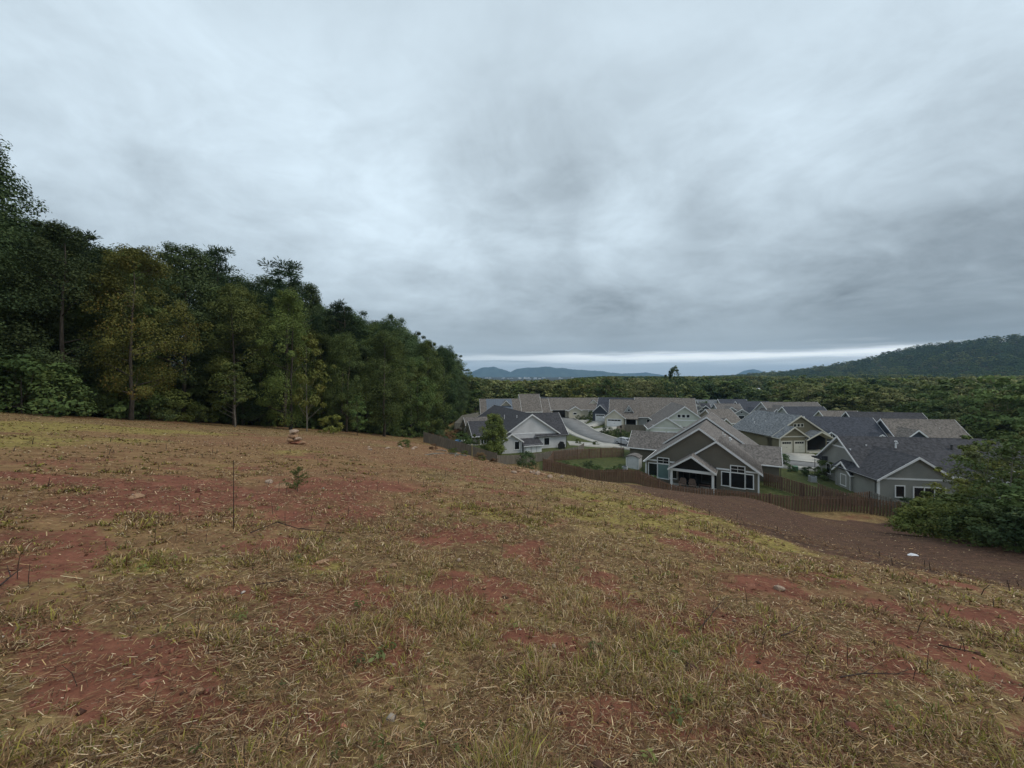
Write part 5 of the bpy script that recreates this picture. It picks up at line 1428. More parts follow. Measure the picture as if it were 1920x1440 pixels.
# the pale buildings of the town under the mountains
for k in range(26):
    px = rng.uniform(945, 1075) if k < 20 else rng.uniform(905, 945); d = rng.uniform(2750, 3300)
    x = (px - 960) / F * d; zb = -(rng.uniform(708.5, 711.5) - HY) / F * d - 3
    w, dp, hh = rng.uniform(8, 30), rng.uniform(10, 18), rng.uniform(5, 10)
    b = MB(); b.box(-w / 2, w / 2, 0, dp, -14, hh); root = empty('town_building', (x, d, zb), rng.uniform(-.4, .4))
    tag(root, 'tiny pale building in the far town below the blue mountains', 'building', 'far town buildings')
    b.build('wall', paint((.62, .63, .62), .7), root)
    b = MB(); b.prism([(-w / 2 - .5, hh + .02), (w / 2 + .5, hh + .02), (0, hh + w * .12)], -.5, dp + .5); b.build('roof', paint((.40, .41, .43), .7) if k % 3 else paint((.70, .70, .70), .6), root)

# ------------------------------------------------------------------ the field underfoot
def blade_mat(name):
    m, nt, b, out = new_mat(name)
    at = nn(nt, 'ShaderNodeAttribute', attribute_name='tint')
    nt.links.new(at.outputs['Color'], b.inputs['Base Color']); b.inputs['Roughness'].default_value = .75; b.inputs['Specular IOR Level'].default_value = .15
    tr = nn(nt, 'ShaderNodeBsdfTranslucent'); nt.links.new(at.outputs['Color'], tr.inputs['Color'])
    ms = nn(nt, 'ShaderNodeMixShader'); ms.inputs[0].default_value = .3
    nt.links.new(b.outputs[0], ms.inputs[1]); nt.links.new(tr.outputs[0], ms.inputs[2]); nt.links.new(ms.outputs[0], out.inputs[0])
    return m
M_BLADE = blade_mat('grass_blade'); M_STRAW = blade_mat('straw')
def sample_field(n, r0, r1, amax=76):
    r = np.exp(rng.uniform(np.log(r0), np.log(r1), n)); a = np.radians(rng.uniform(-amax, amax, n))
    x, y = r * np.sin(a), r * np.cos(a)
    keep = (wood_depth(x, y) < .3) & (lawn_w(x, y) < .4)
    return x[keep], y[keep], r[keep]
def pal(n, cols):
    c = np.array(cols); i = rng.integers(0, len(c), n)
    return c[i] * np.clip(np.exp(rng.normal(-.02, .30, (n, 1))), .45, 1.75) * rng.uniform(.94, 1.06, (n, 3))
GREENS = [(.25, .215, .048), (.20, .185, .044), (.30, .25, .062), (.33, .26, .075), (.16, .16, .046)]
DRYS = [(.42, .285, .145), (.50, .365, .21), (.30, .185, .095), (.36, .225, .11), (.60, .465, .30), (.30, .205, .10)]
BROWNS = [(.20, .115, .062), (.14, .08, .048), (.26, .165, .09), (.18, .09, .05)]

def build_grass():
    x, y, r = sample_field(68000, 1.05, 75)
    soil, mulch, green, brown = zones(x, y)
    tuft = fbm(x / .55, y / .55, 51, 3); broad = fbm(x / 2.4, y / 2.4, 61, 3)
    dens = (1 - .85 * soil) * (1 - .35 * sstep(6, 25, r)) * (1 - .80 * mulch) * (1 - .45 * brown) * (.30 + 1.5 * sstep(.36, .62, tuft))
    keep = rng.uniform(0, 1, len(x)) < np.clip(dens, .02, 1)
    x, y, r, soil, mulch, green, brown, tuft, broad = [q[keep] for q in (x, y, r, soil, mulch, green, brown, tuft, broad)]
    nb = 13; n = len(x)
    gfrac = np.clip(.15 + .62 * green + .55 * (broad - .5) * 2 - .25 * brown - .3 * mulch, .02, .95)
    size = (.032 + .054 * sstep(.42, .75, tuft)) * rng.uniform(.7, 1.45, n) * (1 - .35 * mulch) * (1 - .25 * brown)
    size *= 1 + .5 * sstep(3.0, 1.2, r) - .35 * sstep(8, 30, r)
    isg = rng.uniform(0, 1, n) < gfrac
    ti = np.repeat(np.arange(n), nb); N = len(ti)
    spread = size[ti] * rng.uniform(0, .75, N); a0 = rng.uniform(0, 2 * pi, N)
    bx = x[ti] + np.cos(a0) * spread; by = y[ti] + np.sin(a0) * spread
    bz = gz(bx, by) - .006
    ln = size[ti] * rng.uniform(.5, 1.6, N)
    az = a0 + rng.normal(0, .8, N)
    lean = np.clip(rng.normal(.95, .36, N) + .25 * (~isg[ti]), .05, 1.45)
    w = np.maximum(.0016 + .0014 * rng.uniform(0, 1, N), r[ti] * .00085) * (.8 + .5 * isg[ti])
    hx, hy = np.cos(az), np.sin(az); sx, sy = -hy, hx
    m_l = .55
    mx = bx + hx * np.sin(lean * .6) * ln * m_l; my = by + hy * np.sin(lean * .6) * ln * m_l; mz = bz + np.cos(lean * .6) * ln * m_l
    tx = mx + hx * np.sin(lean * 1.35) * ln * (1 - m_l); ty = my + hy * np.sin(lean * 1.35) * ln * (1 - m_l); tz = mz + np.cos(lean * 1.35) * ln * (1 - m_l)
    V = np.stack([np.stack([bx - sx * w, by - sy * w, bz], 1), np.stack([bx + sx * w, by + sy * w, bz], 1),
                  np.stack([mx + sx * w * .8, my + sy * w * .8, mz], 1), np.stack([mx - sx * w * .8, my - sy * w * .8, mz], 1), np.stack([tx, ty, tz], 1)], 1).reshape(-1, 3)
    k = np.arange(N)[:, None] * 5
    loops = np.concatenate([k + np.array([0, 1, 2, 3]), k + np.array([3, 2, 4])], 1).ravel()
    sizes = np.tile([4, 3], N)
    isgb = isg[ti] ^ (rng.uniform(0, 1, N) < .22)
    col = np.where(isgb[:, None], pal(N, GREENS), pal(N, DRYS))
    bm = rng.uniform(0, 1, N) < np.clip(.20 + mulch[ti] * .8 + brown[ti] * .35, 0, 1)
    col = np.where(bm[:, None], pal(N, BROWNS), col)
    tintv = np.repeat(col, 5, 0)
    me = fast_mesh('field_grass', V, loops, sizes, [M_BLADE], {'tint': tintv})
    o = put('field_grass', me); tag(o, 'patchy green and straw-coloured grass tufts over the sloping field', 'grass', kind='stuff')
def build_straw():
    x, y, r = sample_field(330000, 1.0, 48)
    soil, mulch, green, brown = zones(x, y)
    mat_n = fbm(x / .8, y / .8, 71, 3)
    keep = rng.uniform(0, 1, len(x)) < np.clip((.25 + 1.3 * sstep(.35, .65, mat_n)) * (1 - .50 * soil) * (1 - .35 * green), .05, 1)
    x, y, r, soil, mulch, brown = [q[keep] for q in (x, y, r, soil, mulch, brown)]
    n = len(x)
    L = rng.uniform(.018, .075, n) * np.where(rng.uniform(0, 1, n) < .035, 2.6, 1); w = np.maximum(rng.uniform(.0008, .0022, n), r * .0006)
    a = rng.normal(.5, 1.1, n); tilt = rng.normal(0, .22, n)
    z = gz(x, y) + .012 + .03 * rng.uniform(0, 1, n) ** 2
    hx, hy, hz_ = np.cos(a) * np.cos(tilt), np.sin(a) * np.cos(tilt), np.sin(tilt)
    # lie along the slope
    e = .05; gx = (gz(x + e, y) - gz(x - e, y)) / (2 * e); gy = (gz(x, y + e) - gz(x, y - e)) / (2 * e)
    hz_ = hz_ + np.clip(gx * hx + gy * hy, -.6, .6)
    sx, sy = -np.sin(a), np.cos(a)
    V = np.stack([np.stack([x - hx * L / 2 - sx * w, y - hy * L / 2 - sy * w, z - hz_ * L / 2], 1), np.stack([x - hx * L / 2 + sx * w, y - hy * L / 2 + sy * w, z - hz_ * L / 2], 1),
                  np.stack([x + hx * L / 2 + sx * w, y + hy * L / 2 + sy * w, z + hz_ * L / 2 + .004], 1), np.stack([x + hx * L / 2 - sx * w, y + hy * L / 2 - sy * w, z + hz_ * L / 2 + .004], 1)], 1).reshape(-1, 3)
    col = np.where((rng.uniform(0, 1, n) < .42)[:, None], pal(n, DRYS), pal(n, BROWNS))
    dark = rng.uniform(0, 1, n) < mulch * .75
    col = np.where(dark[:, None], pal(n, BROWNS) * .75, col)
    me = fast_mesh('straw_litter', V, np.arange(n * 4), np.full(n, 4), [M_STRAW], {'tint': np.repeat(col, 4, 0)})
    o = put('straw_litter', me); tag(o, 'mown straw and dead stems strewn over the field', 'straw', kind='stuff')
def build_clods():
    """crumbs of clay and little stones"""
    import bmesh
    x, y, r = sample_field(26000, 1.0, 30)
    soil, mulch, green, brown = zones(x, y)
    keep = rng.uniform(0, 1, len(x)) < np.clip(.10 + .65 * soil + .25 * mulch + .15 * brown, 0, 1) * .6
    x, y, r, soil = x[keep], y[keep], r[keep], soil[keep]; n = len(x)
    oc = np.array([(1, 0, 0), (0, 1, 0), (-1, 0, 0), (0, -1, 0), (0, 0, .75), (0, 0, -.5)], float)
    fc = np.array([(0, 1, 4), (1, 2, 4), (2, 3, 4), (3, 0, 4), (1, 0, 5), (2, 1, 5), (3, 2, 5), (0, 3, 5)])
    s = np.maximum(.0075 * np.exp(rng.normal(0, .6, n)), r * .0013)
    V = oc[None] * s[:, None, None] * rng.uniform(.55, 1.45, (n, 6, 1)) + rng.normal(0, .2, (n, 6, 3)) * s[:, None, None]
    a = rng.uniform(0, 6.28, n); c, q = np.cos(a)[:, None], np.sin(a)[:, None]
    vx = V[:, :, 0] * c - V[:, :, 1] * q; vy = V[:, :, 0] * q + V[:, :, 1] * c
    V = np.stack([vx + x[:, None], vy + y[:, None], V[:, :, 2] + (gz(x, y) + s * .2)[:, None]], -1).reshape(-1, 3)
    loops = (np.arange(n)[:, None, None] * 6 + fc[None]).ravel()
    col = pal(n, [(.19, .066, .044), (.15, .055, .038), (.24, .095, .062), (.12, .06, .042)])
    st = rng.uniform(0, 1, n) < .10; col = np.where(st[:, None], pal(n, [(.38, .27, .18), (.30, .24, .18), (.42, .36, .30)]), col)
    me = fast_mesh('clay_crumbs', V, loops, np.full(n * 8, 3), [M_CLOD], {'tint': np.repeat(col, 6, 0)})
    o = put('clay_crumbs', me); tag(o, 'crumbs of red clay and grit on the bare patches', 'soil', kind='stuff')
M_CLOD, nt_, b_, _o = new_mat('clay_crumb')
_a = nn(nt_, 'ShaderNodeAttribute', attribute_name='tint'); nt_.links.new(_a.outputs['Color'], b_.inputs['Base Color']); b_.inputs['Roughness'].default_value = 1
def build_weeds():
    x, y, r = sample_field(700, 1.2, 22)
    soil, mulch, green, brown = zones(x, y)
    keep = rng.uniform(0, 1, len(x)) < .4 * (1 - .6 * soil) * (1 - mulch)
    x, y, r = x[keep], y[keep], r[keep]; n = len(x); nl = 12
    ti = np.repeat(np.arange(n), nl); N = len(ti)
    a = rng.uniform(0, 6.28, N); sz = (.020 + .034 * rng.uniform(0, 1, n) ** 2)[ti] * rng.uniform(.6, 1.2, N)
    d = sz * rng.uniform(.3, 1.1, N)
    C = np.stack([x[ti] + np.cos(a) * d, y[ti] + np.sin(a) * d, gz(x[ti], y[ti]) + .02 + rng.uniform(0, .05, N)], 1)
    Nn = np.stack([np.cos(a) * .4, np.sin(a) * .4, np.ones(N)], 1) + rng.normal(0, .35, (N, 3))
    V = leaf_quads(C, Nn, sz, sz * .45, rng)
    col = pal(n, [(.13, .150, .050), (.15, .165, .065), (.11, .130, .040), (.17, .175, .06)])
    col = col[ti] * rng.uniform(.8, 1.2, (N, 1))
    me = fast_mesh('ground_weeds', V, np.arange(N * 4), np.full(N, 4), [M_BLADE], {'tint': np.repeat(col, 4, 0)})
    o = put('ground_weeds', me); tag(o, 'small broad-leaved weeds scattered through the grass', 'weeds', kind='stuff')
    # dark dead stalks standing in the stubble
    x, y, r = sample_field(900, 1.5, 24)
    soil, mulch, green, brown = zones(x, y); keep = rng.uniform(0, 1, len(x)) < .45
    b = MB(); z = gz(x, y)
    for xx, yy, zz, rr in zip(x[keep], y[keep], z[keep], r[keep]):
        L = rng.uniform(.06, .24); a = rng.uniform(0, 6.28); t = rng.uniform(0, .45); w = max(.0018, rr * .0007)
        m_ = (xx + cos(a) * L * t * .4, yy + sin(a) * L * t * .4, zz + L * .55)
        b.tube([(xx, yy, zz - .02), m_, (xx + cos(a) * L * t, yy + sin(a) * L * t, zz + L)], [w, w * .9, w * .5], 3)
    o = b.build('dead_stalks', paint((.055, .038, .030), .9), None); tag(o, 'thin dark dead stalks standing in the stubble', 'stalks', kind='stuff')
build_grass(); build_straw(); build_clods(); build_weeds()

# ------------------------------------------------------------------ stones, stakes, litter
TANROCK = rock_mat('tan_stone', (.33, .20, .12)); PALEROCK = rock_mat('pale_stone', (.38, .28, .21)); REDROCK = rock_mat('red_stone', (.28, .12, .075))
def rock_mesh(seed, sub=2):
    import bmesh
    g = np.random.default_rng(seed); bm = bmesh.new(); bmesh.ops.create_icosphere(bm, subdivisions=sub, radius=1)
    pl = [(Vector(g.normal(size=3)).normalized(), g.uniform(.55, .9)) for _ in range(9)]
    for v in bm.verts:
        for nrm, d in pl:
            k = v.co.dot(nrm)
            if k > d: v.co -= nrm * (k - d) * .9
        v.co += Vector(g.normal(size=3)) * .035
    me = bpy.data.meshes.new('stone'); bm.to_mesh(me); bm.free(); return me
ROCKS = [rock_mesh(900 + k) for k in range(6)]
def stone(x, y, s, k, mat, label, group=None, dz=0.0, name='stone', rot=None, z=None):
    o = put(name, ROCKS[k % 6]); 
    if not o.material_slots: ROCKS[k % 6].materials.append(mat)
    o.material_slots[0].link = 'OBJECT'; o.material_slots[0].material = mat
    o.scale = s; o.location = (x, y, (gz1(x, y) if z is None else z) + dz); o.rotation_euler = rot or (rng.uniform(-.2, .2), rng.uniform(-.2, .2), rng.uniform(0, 6.28))
    tag(o, label, 'stone', group); return o
def stone_px(px, py, s, k, mat, label, dz=.02, group=None):
    g = ground_at(px, py)
    return stone(g[0], g[1], s, k, mat, label, group, dz)
stone_px(606, 1056, (.085, .05, .030), 0, TANROCK, 'flat tan stone lying in the grass left of the big red patch')
stone_px(532, 914, (.24, .15, .10), 1, TANROCK, 'tan stone beside the little evergreen seedling')
stone_px(505, 905, (.13, .09, .06), 2, PALEROCK, 'small pale stone left of the stone by the seedling')
stone_px(1020, 1233, (.036, .026, .02), 3, TANROCK, 'small tan stone on the central red patch')
stone_px(1039, 1217, (.022, .018, .018), 4, PALEROCK, 'pale pebble behind the small tan stone on the central patch')
stone_px(368, 1304, (.034, .026, .018), 5, TANROCK, 'tan pebble on the lower left red patch')
stone_px(1462, 1107, (.07, .05, .04), 2, PALEROCK, 'pale stone on the small red patch at right')
stone_px(1430, 1305, (.036, .03, .028), 4, REDROCK, 'red clay lump in the grass at lower right')
stone_px(1405, 1104, (.10, .06, .035), 1, REDROCK, 'reddish flat stone left of the pale stone')
stone_px(737, 1064, (.05, .035, .03), 5, TANROCK, 'tan stone above the big red patch')
stone_px(860, 1053, (.035, .028, .03), 0, PALEROCK, 'pale pebble in the brown grass at the centre')
stone_px(256, 933, (.14, .10, .06), 3, TANROCK, 'tan stone at the left end of the red clay strip')
# the cairn at the wood edge
cx, cy = ground_at(552, 833)
cz = gz1(cx, cy)
for k, (dx, dy, dz, s, mt, lab) in enumerate((
    (0, 0, .14, (.62, .40, .16), REDROCK, 'broad base stone of the small cairn by the wood'), (-.25, -.1, .38, (.34, .28, .20), TANROCK, 'left middle stone of the small cairn'), (.22, .0, .42, (.36, .30, .22), PALEROCK, 'right middle stone of the small cairn'),
    (-.10, .0, .72, (.46, .36, .20), TANROCK, 'upper stone of the small cairn'), (-.06, .0, 1.02, (.42, .34, .19), PALEROCK, 'rounded top stone of the small cairn'), (.75, -.2, .14, (.30, .22, .16), TANROCK, 'stone lying just right of the small cairn'), (-.75, -.35, .05, (.42, .12, .05), PALEROCK, 'flat pale slab in front of the small cairn'))):
    stone(cx + dx * .72, cy + dy * .72, tuple(v * .72 for v in s), k, mt, lab, z=cz + dz * .72, rot=(rng.uniform(-.08, .08), rng.uniform(-.08, .08), rng.uniform(-.3, .3)))
# rubble by the end of the brown fence
rx, ry = ground_at(985, 886)
for k in range(11):
    a = rng.uniform(0, 6.28); q = rng.uniform(.1, 1.5)
    stone(rx + cos(a) * q * 1.3, ry + sin(a) * q, (rng.uniform(.08, .22), rng.uniform(.07, .15), rng.uniform(.06, .12)), k, PALEROCK if k % 3 else TANROCK, 'pale stone in the rubble heap at the end of the brown fence', 'stones of the rubble heap', dz=.05)
for k in range(9):
    g = ground_at(rng.uniform(690, 790), rng.uniform(838, 846))
    if g: stone(g[0], g[1], (rng.uniform(.1, .22), rng.uniform(.08, .16), rng.uniform(.06, .12)), k, PALEROCK, 'pale stone lying on the brown ground below the wood corner', 'stones below the wood corner', dz=.03)
def rod(px, py, h, r, mat, label, name='survey_stake', lean=0.0):
    g = ground_at(px, py); b = MB(); z = gz1(*g)
    b.tube([(0, 0, -.2), (lean * h * .5, 0, h * .5), (lean * h, 0, h)], [r, r * .9, r * .6], 6)
    o = b.build(name, mat, None, loc=(g[0], g[1], z)); tag(o, label, 'stake'); return o
RUST = paint((.045, .028, .022), .9)
rod(438, 992, .95, .006, RUST, 'thin dark rod standing in the grass at left')
rod(885, 893, .62 * 2.0, .018, paint((.30, .24, .10), .8), 'pale stake standing before the grey fence')
def twig(pts_px, r, label, lift=.03):
    P = []
    for i, (px, py) in enumerate(pts_px):
        g = ground_at(px, py); P.append((g[0], g[1], gz1(*g) + lift * (1 + i * .6)))
    b = MB(); b.tube(P, [r * (1 - .7 * i / (len(P) - 1)) for i in range(len(P))], 5)
    # side shoots
    for i in range(1, len(P) - 1):
        p = Vector(P[i]); q = p + (Vector(P[i + 1]) - p) * .6 + Vector((rng.uniform(-.1, .1), rng.uniform(-.1, .1), .06)); b.tube([p, q], [r * .5, r * .15], 4)
    o = b.build('fallen_twig', RUST, None); tag(o, label, 'twig'); return o
twig([(470, 1003), (520, 985), (560, 1000), (640, 1010)], .010, 'forked dry twig left of the seedling patch')
twig([(1310, 1188), (1335, 1160), (1362, 1128)], .006, 'long thin twig rising from the red patch at right')
twig([(1465, 1198), (1490, 1192), (1515, 1200)], .006, 'short dark twig on the large red patch at right')
twig([(1575, 1277), (1620, 1274), (1680, 1280), (1740, 1284)], .006, 'long dark stick lying across the lower right grass')
twig([(475, 1103), (520, 1100), (560, 1098)], .006, 'dark twig beside the big red patch')
twig([(0, 1105), (20, 1092), (42, 1078)], .008, 'pale dry stalk at the left edge of the field')
twig([(1760, 1215), (1800, 1228), (1845, 1240)], .008, 'dark crooked stick near the right edge')
# evergreen seedling
g = ground_at(557, 922)
def seedling():
    root = empty('evergreen_seedling', (g[0], g[1], gz1(*g))); root.scale = (.75, .75, .8); tag(root, 'little evergreen seedling on the red clay strip', 'seedling')
    b = MB(); V = []; H = .62
    b.tube([(0, 0, -.1), (.03, 0, .3), (.05, 0, H)], [.012, .009, .004], 5)
    b.build('stem', BARK, root)
    pts = []; nn_ = []
    for k in range(26):
        t = rng.uniform(.08, 1); a = rng.uniform(0, 6.28); L = .36 * (1.05 - t) + .08
        for q in np.linspace(.1, 1, 16):
            c = np.array([cos(a) * L * q, sin(a) * L * q, H * t + L * q * .55])
            for _ in range(2): pts.append(c + rng.normal(0, .014, 3)); nn_.append(rng.normal(size=3))
    pts = np.array(pts); nn_ = np.array(nn_)
    V = leaf_quads(pts, nn_, rng.uniform(.05, .09, len(pts)), rng.uniform(.012, .02, len(pts)), rng)
    tint = np.repeat(rng.uniform(.2, 1, (len(pts), 3)), 4, 0)
    put('foliage', fast_mesh('foliage', V, np.arange(len(V)), np.full(len(pts), 4), [LF_GREEN], {'tint': tint}), root)
seedling()
g = ground_at(1712, 1042)
b = MB(); b.add([(-.42, -.12, .03), (-.1, -.22, .10), (.38, -.10, .04), (.45, .15, .05), (.05, .22, .13), (-.35, .14, .04), (0, 0, .16)], [(0, 1, 6), (1, 2, 6), (2, 3, 6), (3, 4, 6), (4, 5, 6), (5, 0, 6)])
b.add([(-.42, -.12, .0), (-.1, -.22, .0), (.38, -.10, .0), (.45, .15, .0), (.05, .22, .0), (-.35, .14, .0)], [(5, 4, 3, 2, 1, 0)])
o = b.build('plastic_scrap', paint((.62, .62, .64), .5), None, loc=(g[0], g[1], gz1(*g))); o.scale = (.7, .7, .7); tag(o, 'crumpled white scrap of plastic lying on the brown mulch', 'litter')

# ------------------------------------------------------------------ things in the yards and street
METAL = paint((.38, .39, .40), .45, .08); BLACK = paint((.015, .015, .016), .6, .1)
def place(name, x, y, rz, label, cat, z=None): 
    r = empty(name, (x, y, gz1(x, y) if z is None else z), rz); tag(r, label, cat); return r
# street lamp
t = place('street_lamp', 21.55, 76.0, 0, 'slim black street lamp post beside the road bend', 'lamp')
b = MB(); b.tube([(0, 0, -.3), (0, 0, .5), (0, 0, 4.3)], [.075, .06, .045], 8); b.build('post', BLACK, t)
b = MB(); b.tube([(0, 0, .0), (0, 0, .25)], [.14, .10], 10); b.build('base', BLACK, t)
b = MB(); b.tube([(0, 0, 4.3), (0, 0, 4.38), (0, 0, 4.7), (0, 0, 4.85)], [.10, .15, .17, .04], 10); b.build('lantern', BLACK, t)
# air conditioner beside the olive house
def aircon(x, y, rz, label):
    t = place('air_conditioner', x, y, rz, label, 'air conditioner')
    b = MB(); b.box(-.42, .42, -.42, .42, .02, .10); b.build('pad', CONCRETE, t)
    b = MB(); b.box(-.36, .36, -.36, .36, .10, .82); b.build('casing', METAL, t)
    for k in range(9):
        b = MB(); z = .17 + k * .07
        b.box(-.38, .38, -.38, .38, z, z + .025); b.build('louvre', METAL, t)
    b = MB(); b.tube([(0, 0, .82), (0, 0, .86)], [.33, .33], 16); b.build('fan_guard', BLACK, t)
aircon(17.4, 59.3, -.5, 'grey air conditioner by the left corner of the olive house')
aircon(42.2, 54.0, -.2, 'grey air conditioner below the bay of the slate grey house')
# little white shed with curved roof beside the olive house
t = place('garden_shed', 19.2, 61.3, -radians(31.4), 'white garden shed with arched front tucked beside the olive house', 'shed', z=-15.1)
b = MB(); ar = [(-1.0 + 2.0 * k / 10, 1.95 + .32 * sin(pi * k / 10)) for k in range(11)]
b.prism([(-1.0, -.3), (1.0, -.3)] + ar[::-1], 0, 2.0); b.build('body', paint((.55, .56, .56), .6), t)
b = MB(); arc = [(-1.12 + 2.24 * k / 10, 1.97 + .36 * sin(pi * k / 10)) for k in range(11)]; b.prism([(x, z) for x, z in arc] + [(x, z + .07) for x, z in arc[::-1]], -.12, 2.1); b.build('roof', R_MID, t)
for sx in (-1, 1):
    b = MB(); b.box(min(sx * .04, sx * .72), max(sx * .04, sx * .72), -.035, -.003, -.1, 1.75); b.build('door', paint((.62, .62, .62), .6), t)
b = MB(); b.box(-1.03, -.90, -.05, -.003, -.3, 1.95); b.box(.90, 1.03, -.05, -.003, -.3, 1.95); b.build('trim', WHITE, t)
# patio furniture under the porch, with closed umbrellas
def local(hh, x, y, z=0):
    p = hh.root.matrix_basis @ Vector((x, y, z)); return p
for k, (x, lab) in enumerate(((5.3, 'tan cushioned porch chair at the left of the covered porch'), (6.5, 'tan cushioned porch chair at the middle of the covered porch'))):
    p = local(H_OLIVE, x, -2.0, .05); t = place('porch_chair', p.x, p.y, -radians(31.4) + .2 * k, lab, 'chair', z=p.z)
    TANC = paint((.20, .14, .11), .8)
    b = MB(); b.box(-.38, .38, -.36, .36, .30, .46); b.build('seat', TANC, t)
    b = MB(); b.prism([(-.40, .46), (.40, .46), (.40, .95), (.25, 1.15), (-.25, 1.15), (-.40, .95)], .24, .36); b.build('backrest', TANC, t)
    for sx in (-1, 1):
        b = MB(); b.box(min(sx * .38, sx * .46), max(sx * .38, sx * .46), -.36, .34, .30, .66); b.build('armrest', TANC, t)
        for sy in (-.3, .3):
            b = MB(); b.box(sx * .36 - .03, sx * .36 + .03, sy - .03, sy + .03, 0, .30); b.build('leg', BLACK, t)
p = local(H_OLIVE, 8.0, -2.2, .05); t = place('porch_table', p.x, p.y, -radians(31.4), 'low dark table at the right of the covered porch', 'table', z=p.z)
b = MB(); b.box(-.7, .7, -.35, .35, .58, .64); b.build('tabletop', RUST, t)
for sx in (-.6, .6):
    for sy in (-.28, .28):
        b = MB(); b.box(sx - .03, sx + .03, sy - .03, sy + .03, 0, .58); b.build('leg', RUST, t)
# covered grill by the blue-grey house
t = place('covered_grill', 9.35, 72.6, .3, 'black covered grill against the right wall of the blue-grey house', 'grill')
b = MB(); b.prism([(-.55, .0), (.55, .0), (.60, .75), (.38, .95), (.30, 1.25), (-.18, 1.30), (-.38, 1.0), (-.60, .78)], -.32, .32); b.build('cover', BLACK, t)
for sx in (-.45, .45):
    b = MB(); b.tube([(sx, -.36, .09), (sx, -.30, .09)], [.09, .09], 10); b.build('wheel', BLACK, t)
# patio table with a blue cover left of the blue-grey house
t = place('patio_table', -9.2, 73.2, .2, 'white patio table with a blue cover left of the blue-grey house', 'table')
b = MB(); b.box(-.9, .9, -.5, .5, .70, .76); b.build('tabletop', WHITE, t)
b = MB(); b.prism([(-1.6, .55), (-.5, .55), (-.5, .80), (-1.0, .92), (-1.6, .80)], -.5, .5); b.build('cover', paint((.10, .22, .42), .6), t)
for sx in (-.8, .8):
    for sy in (-.4, .4):
        b = MB(); b.box(sx - .04, sx + .04, sy - .04, sy + .04, 0, .70); b.build('leg', WHITE, t)
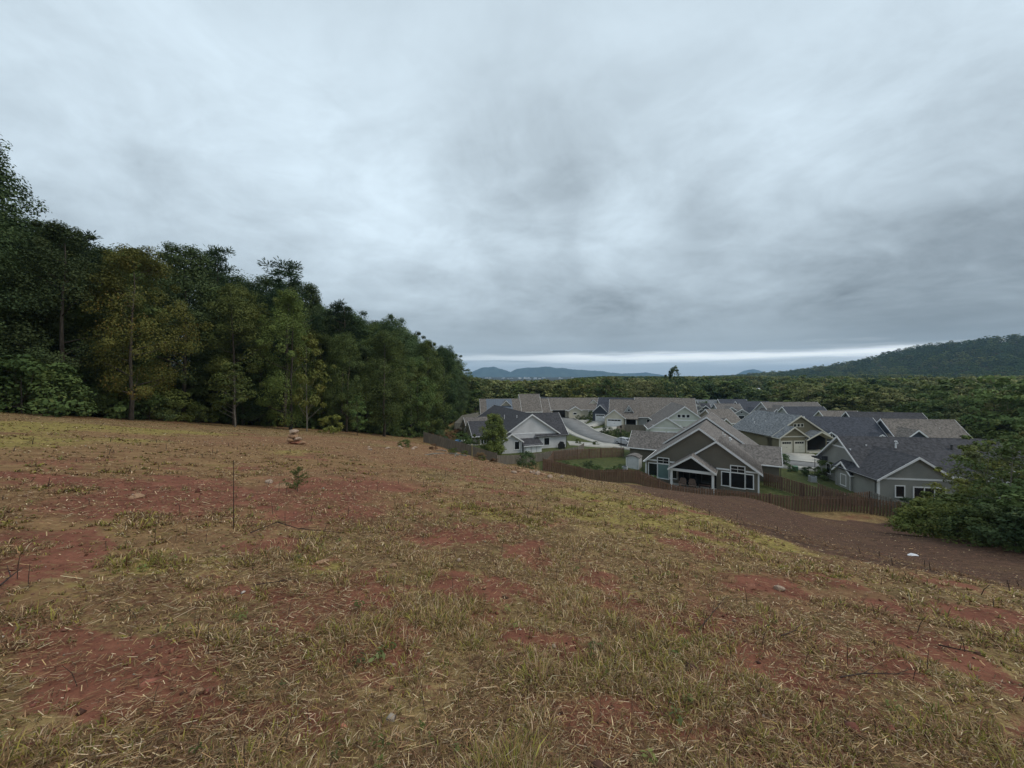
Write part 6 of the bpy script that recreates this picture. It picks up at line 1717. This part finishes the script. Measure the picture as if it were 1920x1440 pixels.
# utility box by the pavement, mailbox, parked car half hidden by the roof
t = place('utility_box', 44.6, 60.6, -.4, 'small green utility box by the pavement', 'utility box')
b = MB(); b.box(-.35, .35, -.3, .3, -.05, .62); b.build('cabinet', paint((.10, .20, .13), .6), t); b = MB(); b.prism([(-.38, .62), (.38, .62), (.34, .72), (-.34, .72)], -.33, .33); b.build('lid', paint((.11, .21, .14), .6), t)
def car(x, y, rz, body, label):
    t = place('parked_car', x, y, rz, label, 'car')
    t.location.z += .16
    prof = [(-2.2, .35), (2.15, .35), (2.22, .62), (2.1, .82), (1.25, .95), (.55, 1.42), (-1.15, 1.45), (-1.9, .98), (-2.25, .90)]
    b = MB()
    n = len(prof)
    V = [(x_, -.86, z) for x_, z in prof] + [(x_, .86, z) for x_, z in prof]
    V = [(x_, (y_ * (.82 if z > 1.1 else 1)), z) for x_, y_, z in V]
    b.add(V, [tuple(range(n)), tuple(range(2 * n - 1, n - 1, -1))] + [(i, i + n, (i + 1) % n + n, (i + 1) % n) for i in range(n)]); b.build('body', body, t)
    for s in (-1, 1):
        b = MB(); yy = s * .80
        b.add([(-1.55, s * .83, 1.0), (1.0, s * .83, 1.0), (.5, s * .735, 1.36), (-1.1, s * .735, 1.38)], [(0, 1, 2, 3)]); b.build('side_window', GLASS, t)
        for wx in (-1.4, 1.4):
            b = MB(); b.tube([(wx, s * .70, .32), (wx, s * .89, .32)], [.32, .32], 14); w = b.build('wheel', BLACK, t)
            b = MB(); b.tube([(wx, s * .895, .32), (wx, s * .90, .32)], [.19, .19], 10); b.build('rim', METAL, w)
        b = MB(); b.box(2.10, 2.19, s * .55 - .18, s * .55 + .18, .62, .76); b.build('headlight', WHITE, t)
    b = MB(); b.add([(1.24, -.70, .99), (1.24, .70, .99), (.60, .66, 1.40), (.60, -.66, 1.40)], [(0, 1, 2, 3)]); b.build('windscreen', GLASS, t)
car(23.6, 80.2, -1.0, paint((.42, .43, .45), .25, .05, 1, .6), 'silver car parked on the road, just showing left of the olive house roof')
# downed boards and twig heap beside the grey fence
for k in range(6):
    g = ground_at(rng.uniform(800, 880), 846 + rng.uniform(-3, 10))
    if not g: continue
    b = MB(); L = rng.uniform(.8, 2.0); a = rng.uniform(0, 3.1)
    b.tube([(-cos(a) * L / 2, -sin(a) * L / 2, .06), (0, 0, .14), (cos(a) * L / 2, sin(a) * L / 2, .08)], [.05, .045, .03], 5)
    o = b.build('fallen_branch', BARK_PALE, None, loc=(g[0], g[1], gz1(*g))); tag(o, 'bleached branch lying in the brush beside the grey fence', 'branch', 'branches beside the grey fence')
for k, (px, py, H) in enumerate(((760, 838, .6), (812, 843, .5), (850, 850, .45), (900, 862, .6), (905, 864, .4), (925, 868, .4), (872, 853, .4))):
    g = ground_at(px, py)
    if g: plant(SHRUBS[k % 3], g[0], g[1], H, 'low scrub growing along the field side of the grey fence', 'shrub', 'brush along the grey fence', mat=LF_DEAD if k % 2 else LF_OLIVE, wide=1.3)
# rough brown bank behind the fence corner
for k in range(9):
    x, y = rng.uniform(-16.0, -11.5), rng.uniform(72, 86)
    plant(SHRUBS[k % 3], x, y, rng.uniform(.7, 1.6), 'dry brown brush on the bank behind the grey fence', 'shrub', 'brush on the bank behind the grey fence', mat=LF_DEAD, wide=1.3)

# ------------------------------------------------------------------ haze: the air over the valley
hz = MB(); hz.box(-4500, 9500, -900, 8200, -130, 240)
m_hz = bpy.data.materials.new('valley_air'); m_hz.use_nodes = True
_nt = m_hz.node_tree; _nt.nodes.clear()
_out = _nt.nodes.new('ShaderNodeOutputMaterial'); _pv = _nt.nodes.new('ShaderNodeVolumePrincipled')
_pv.inputs['Color'].default_value = (.43, .70, 1.0, 1); _pv.inputs['Density'].default_value = 1.05e-4
_nt.links.new(_pv.outputs[0], _out.inputs['Volume'])
haze = hz.build('haze', m_hz); tag(haze, kind='stuff')
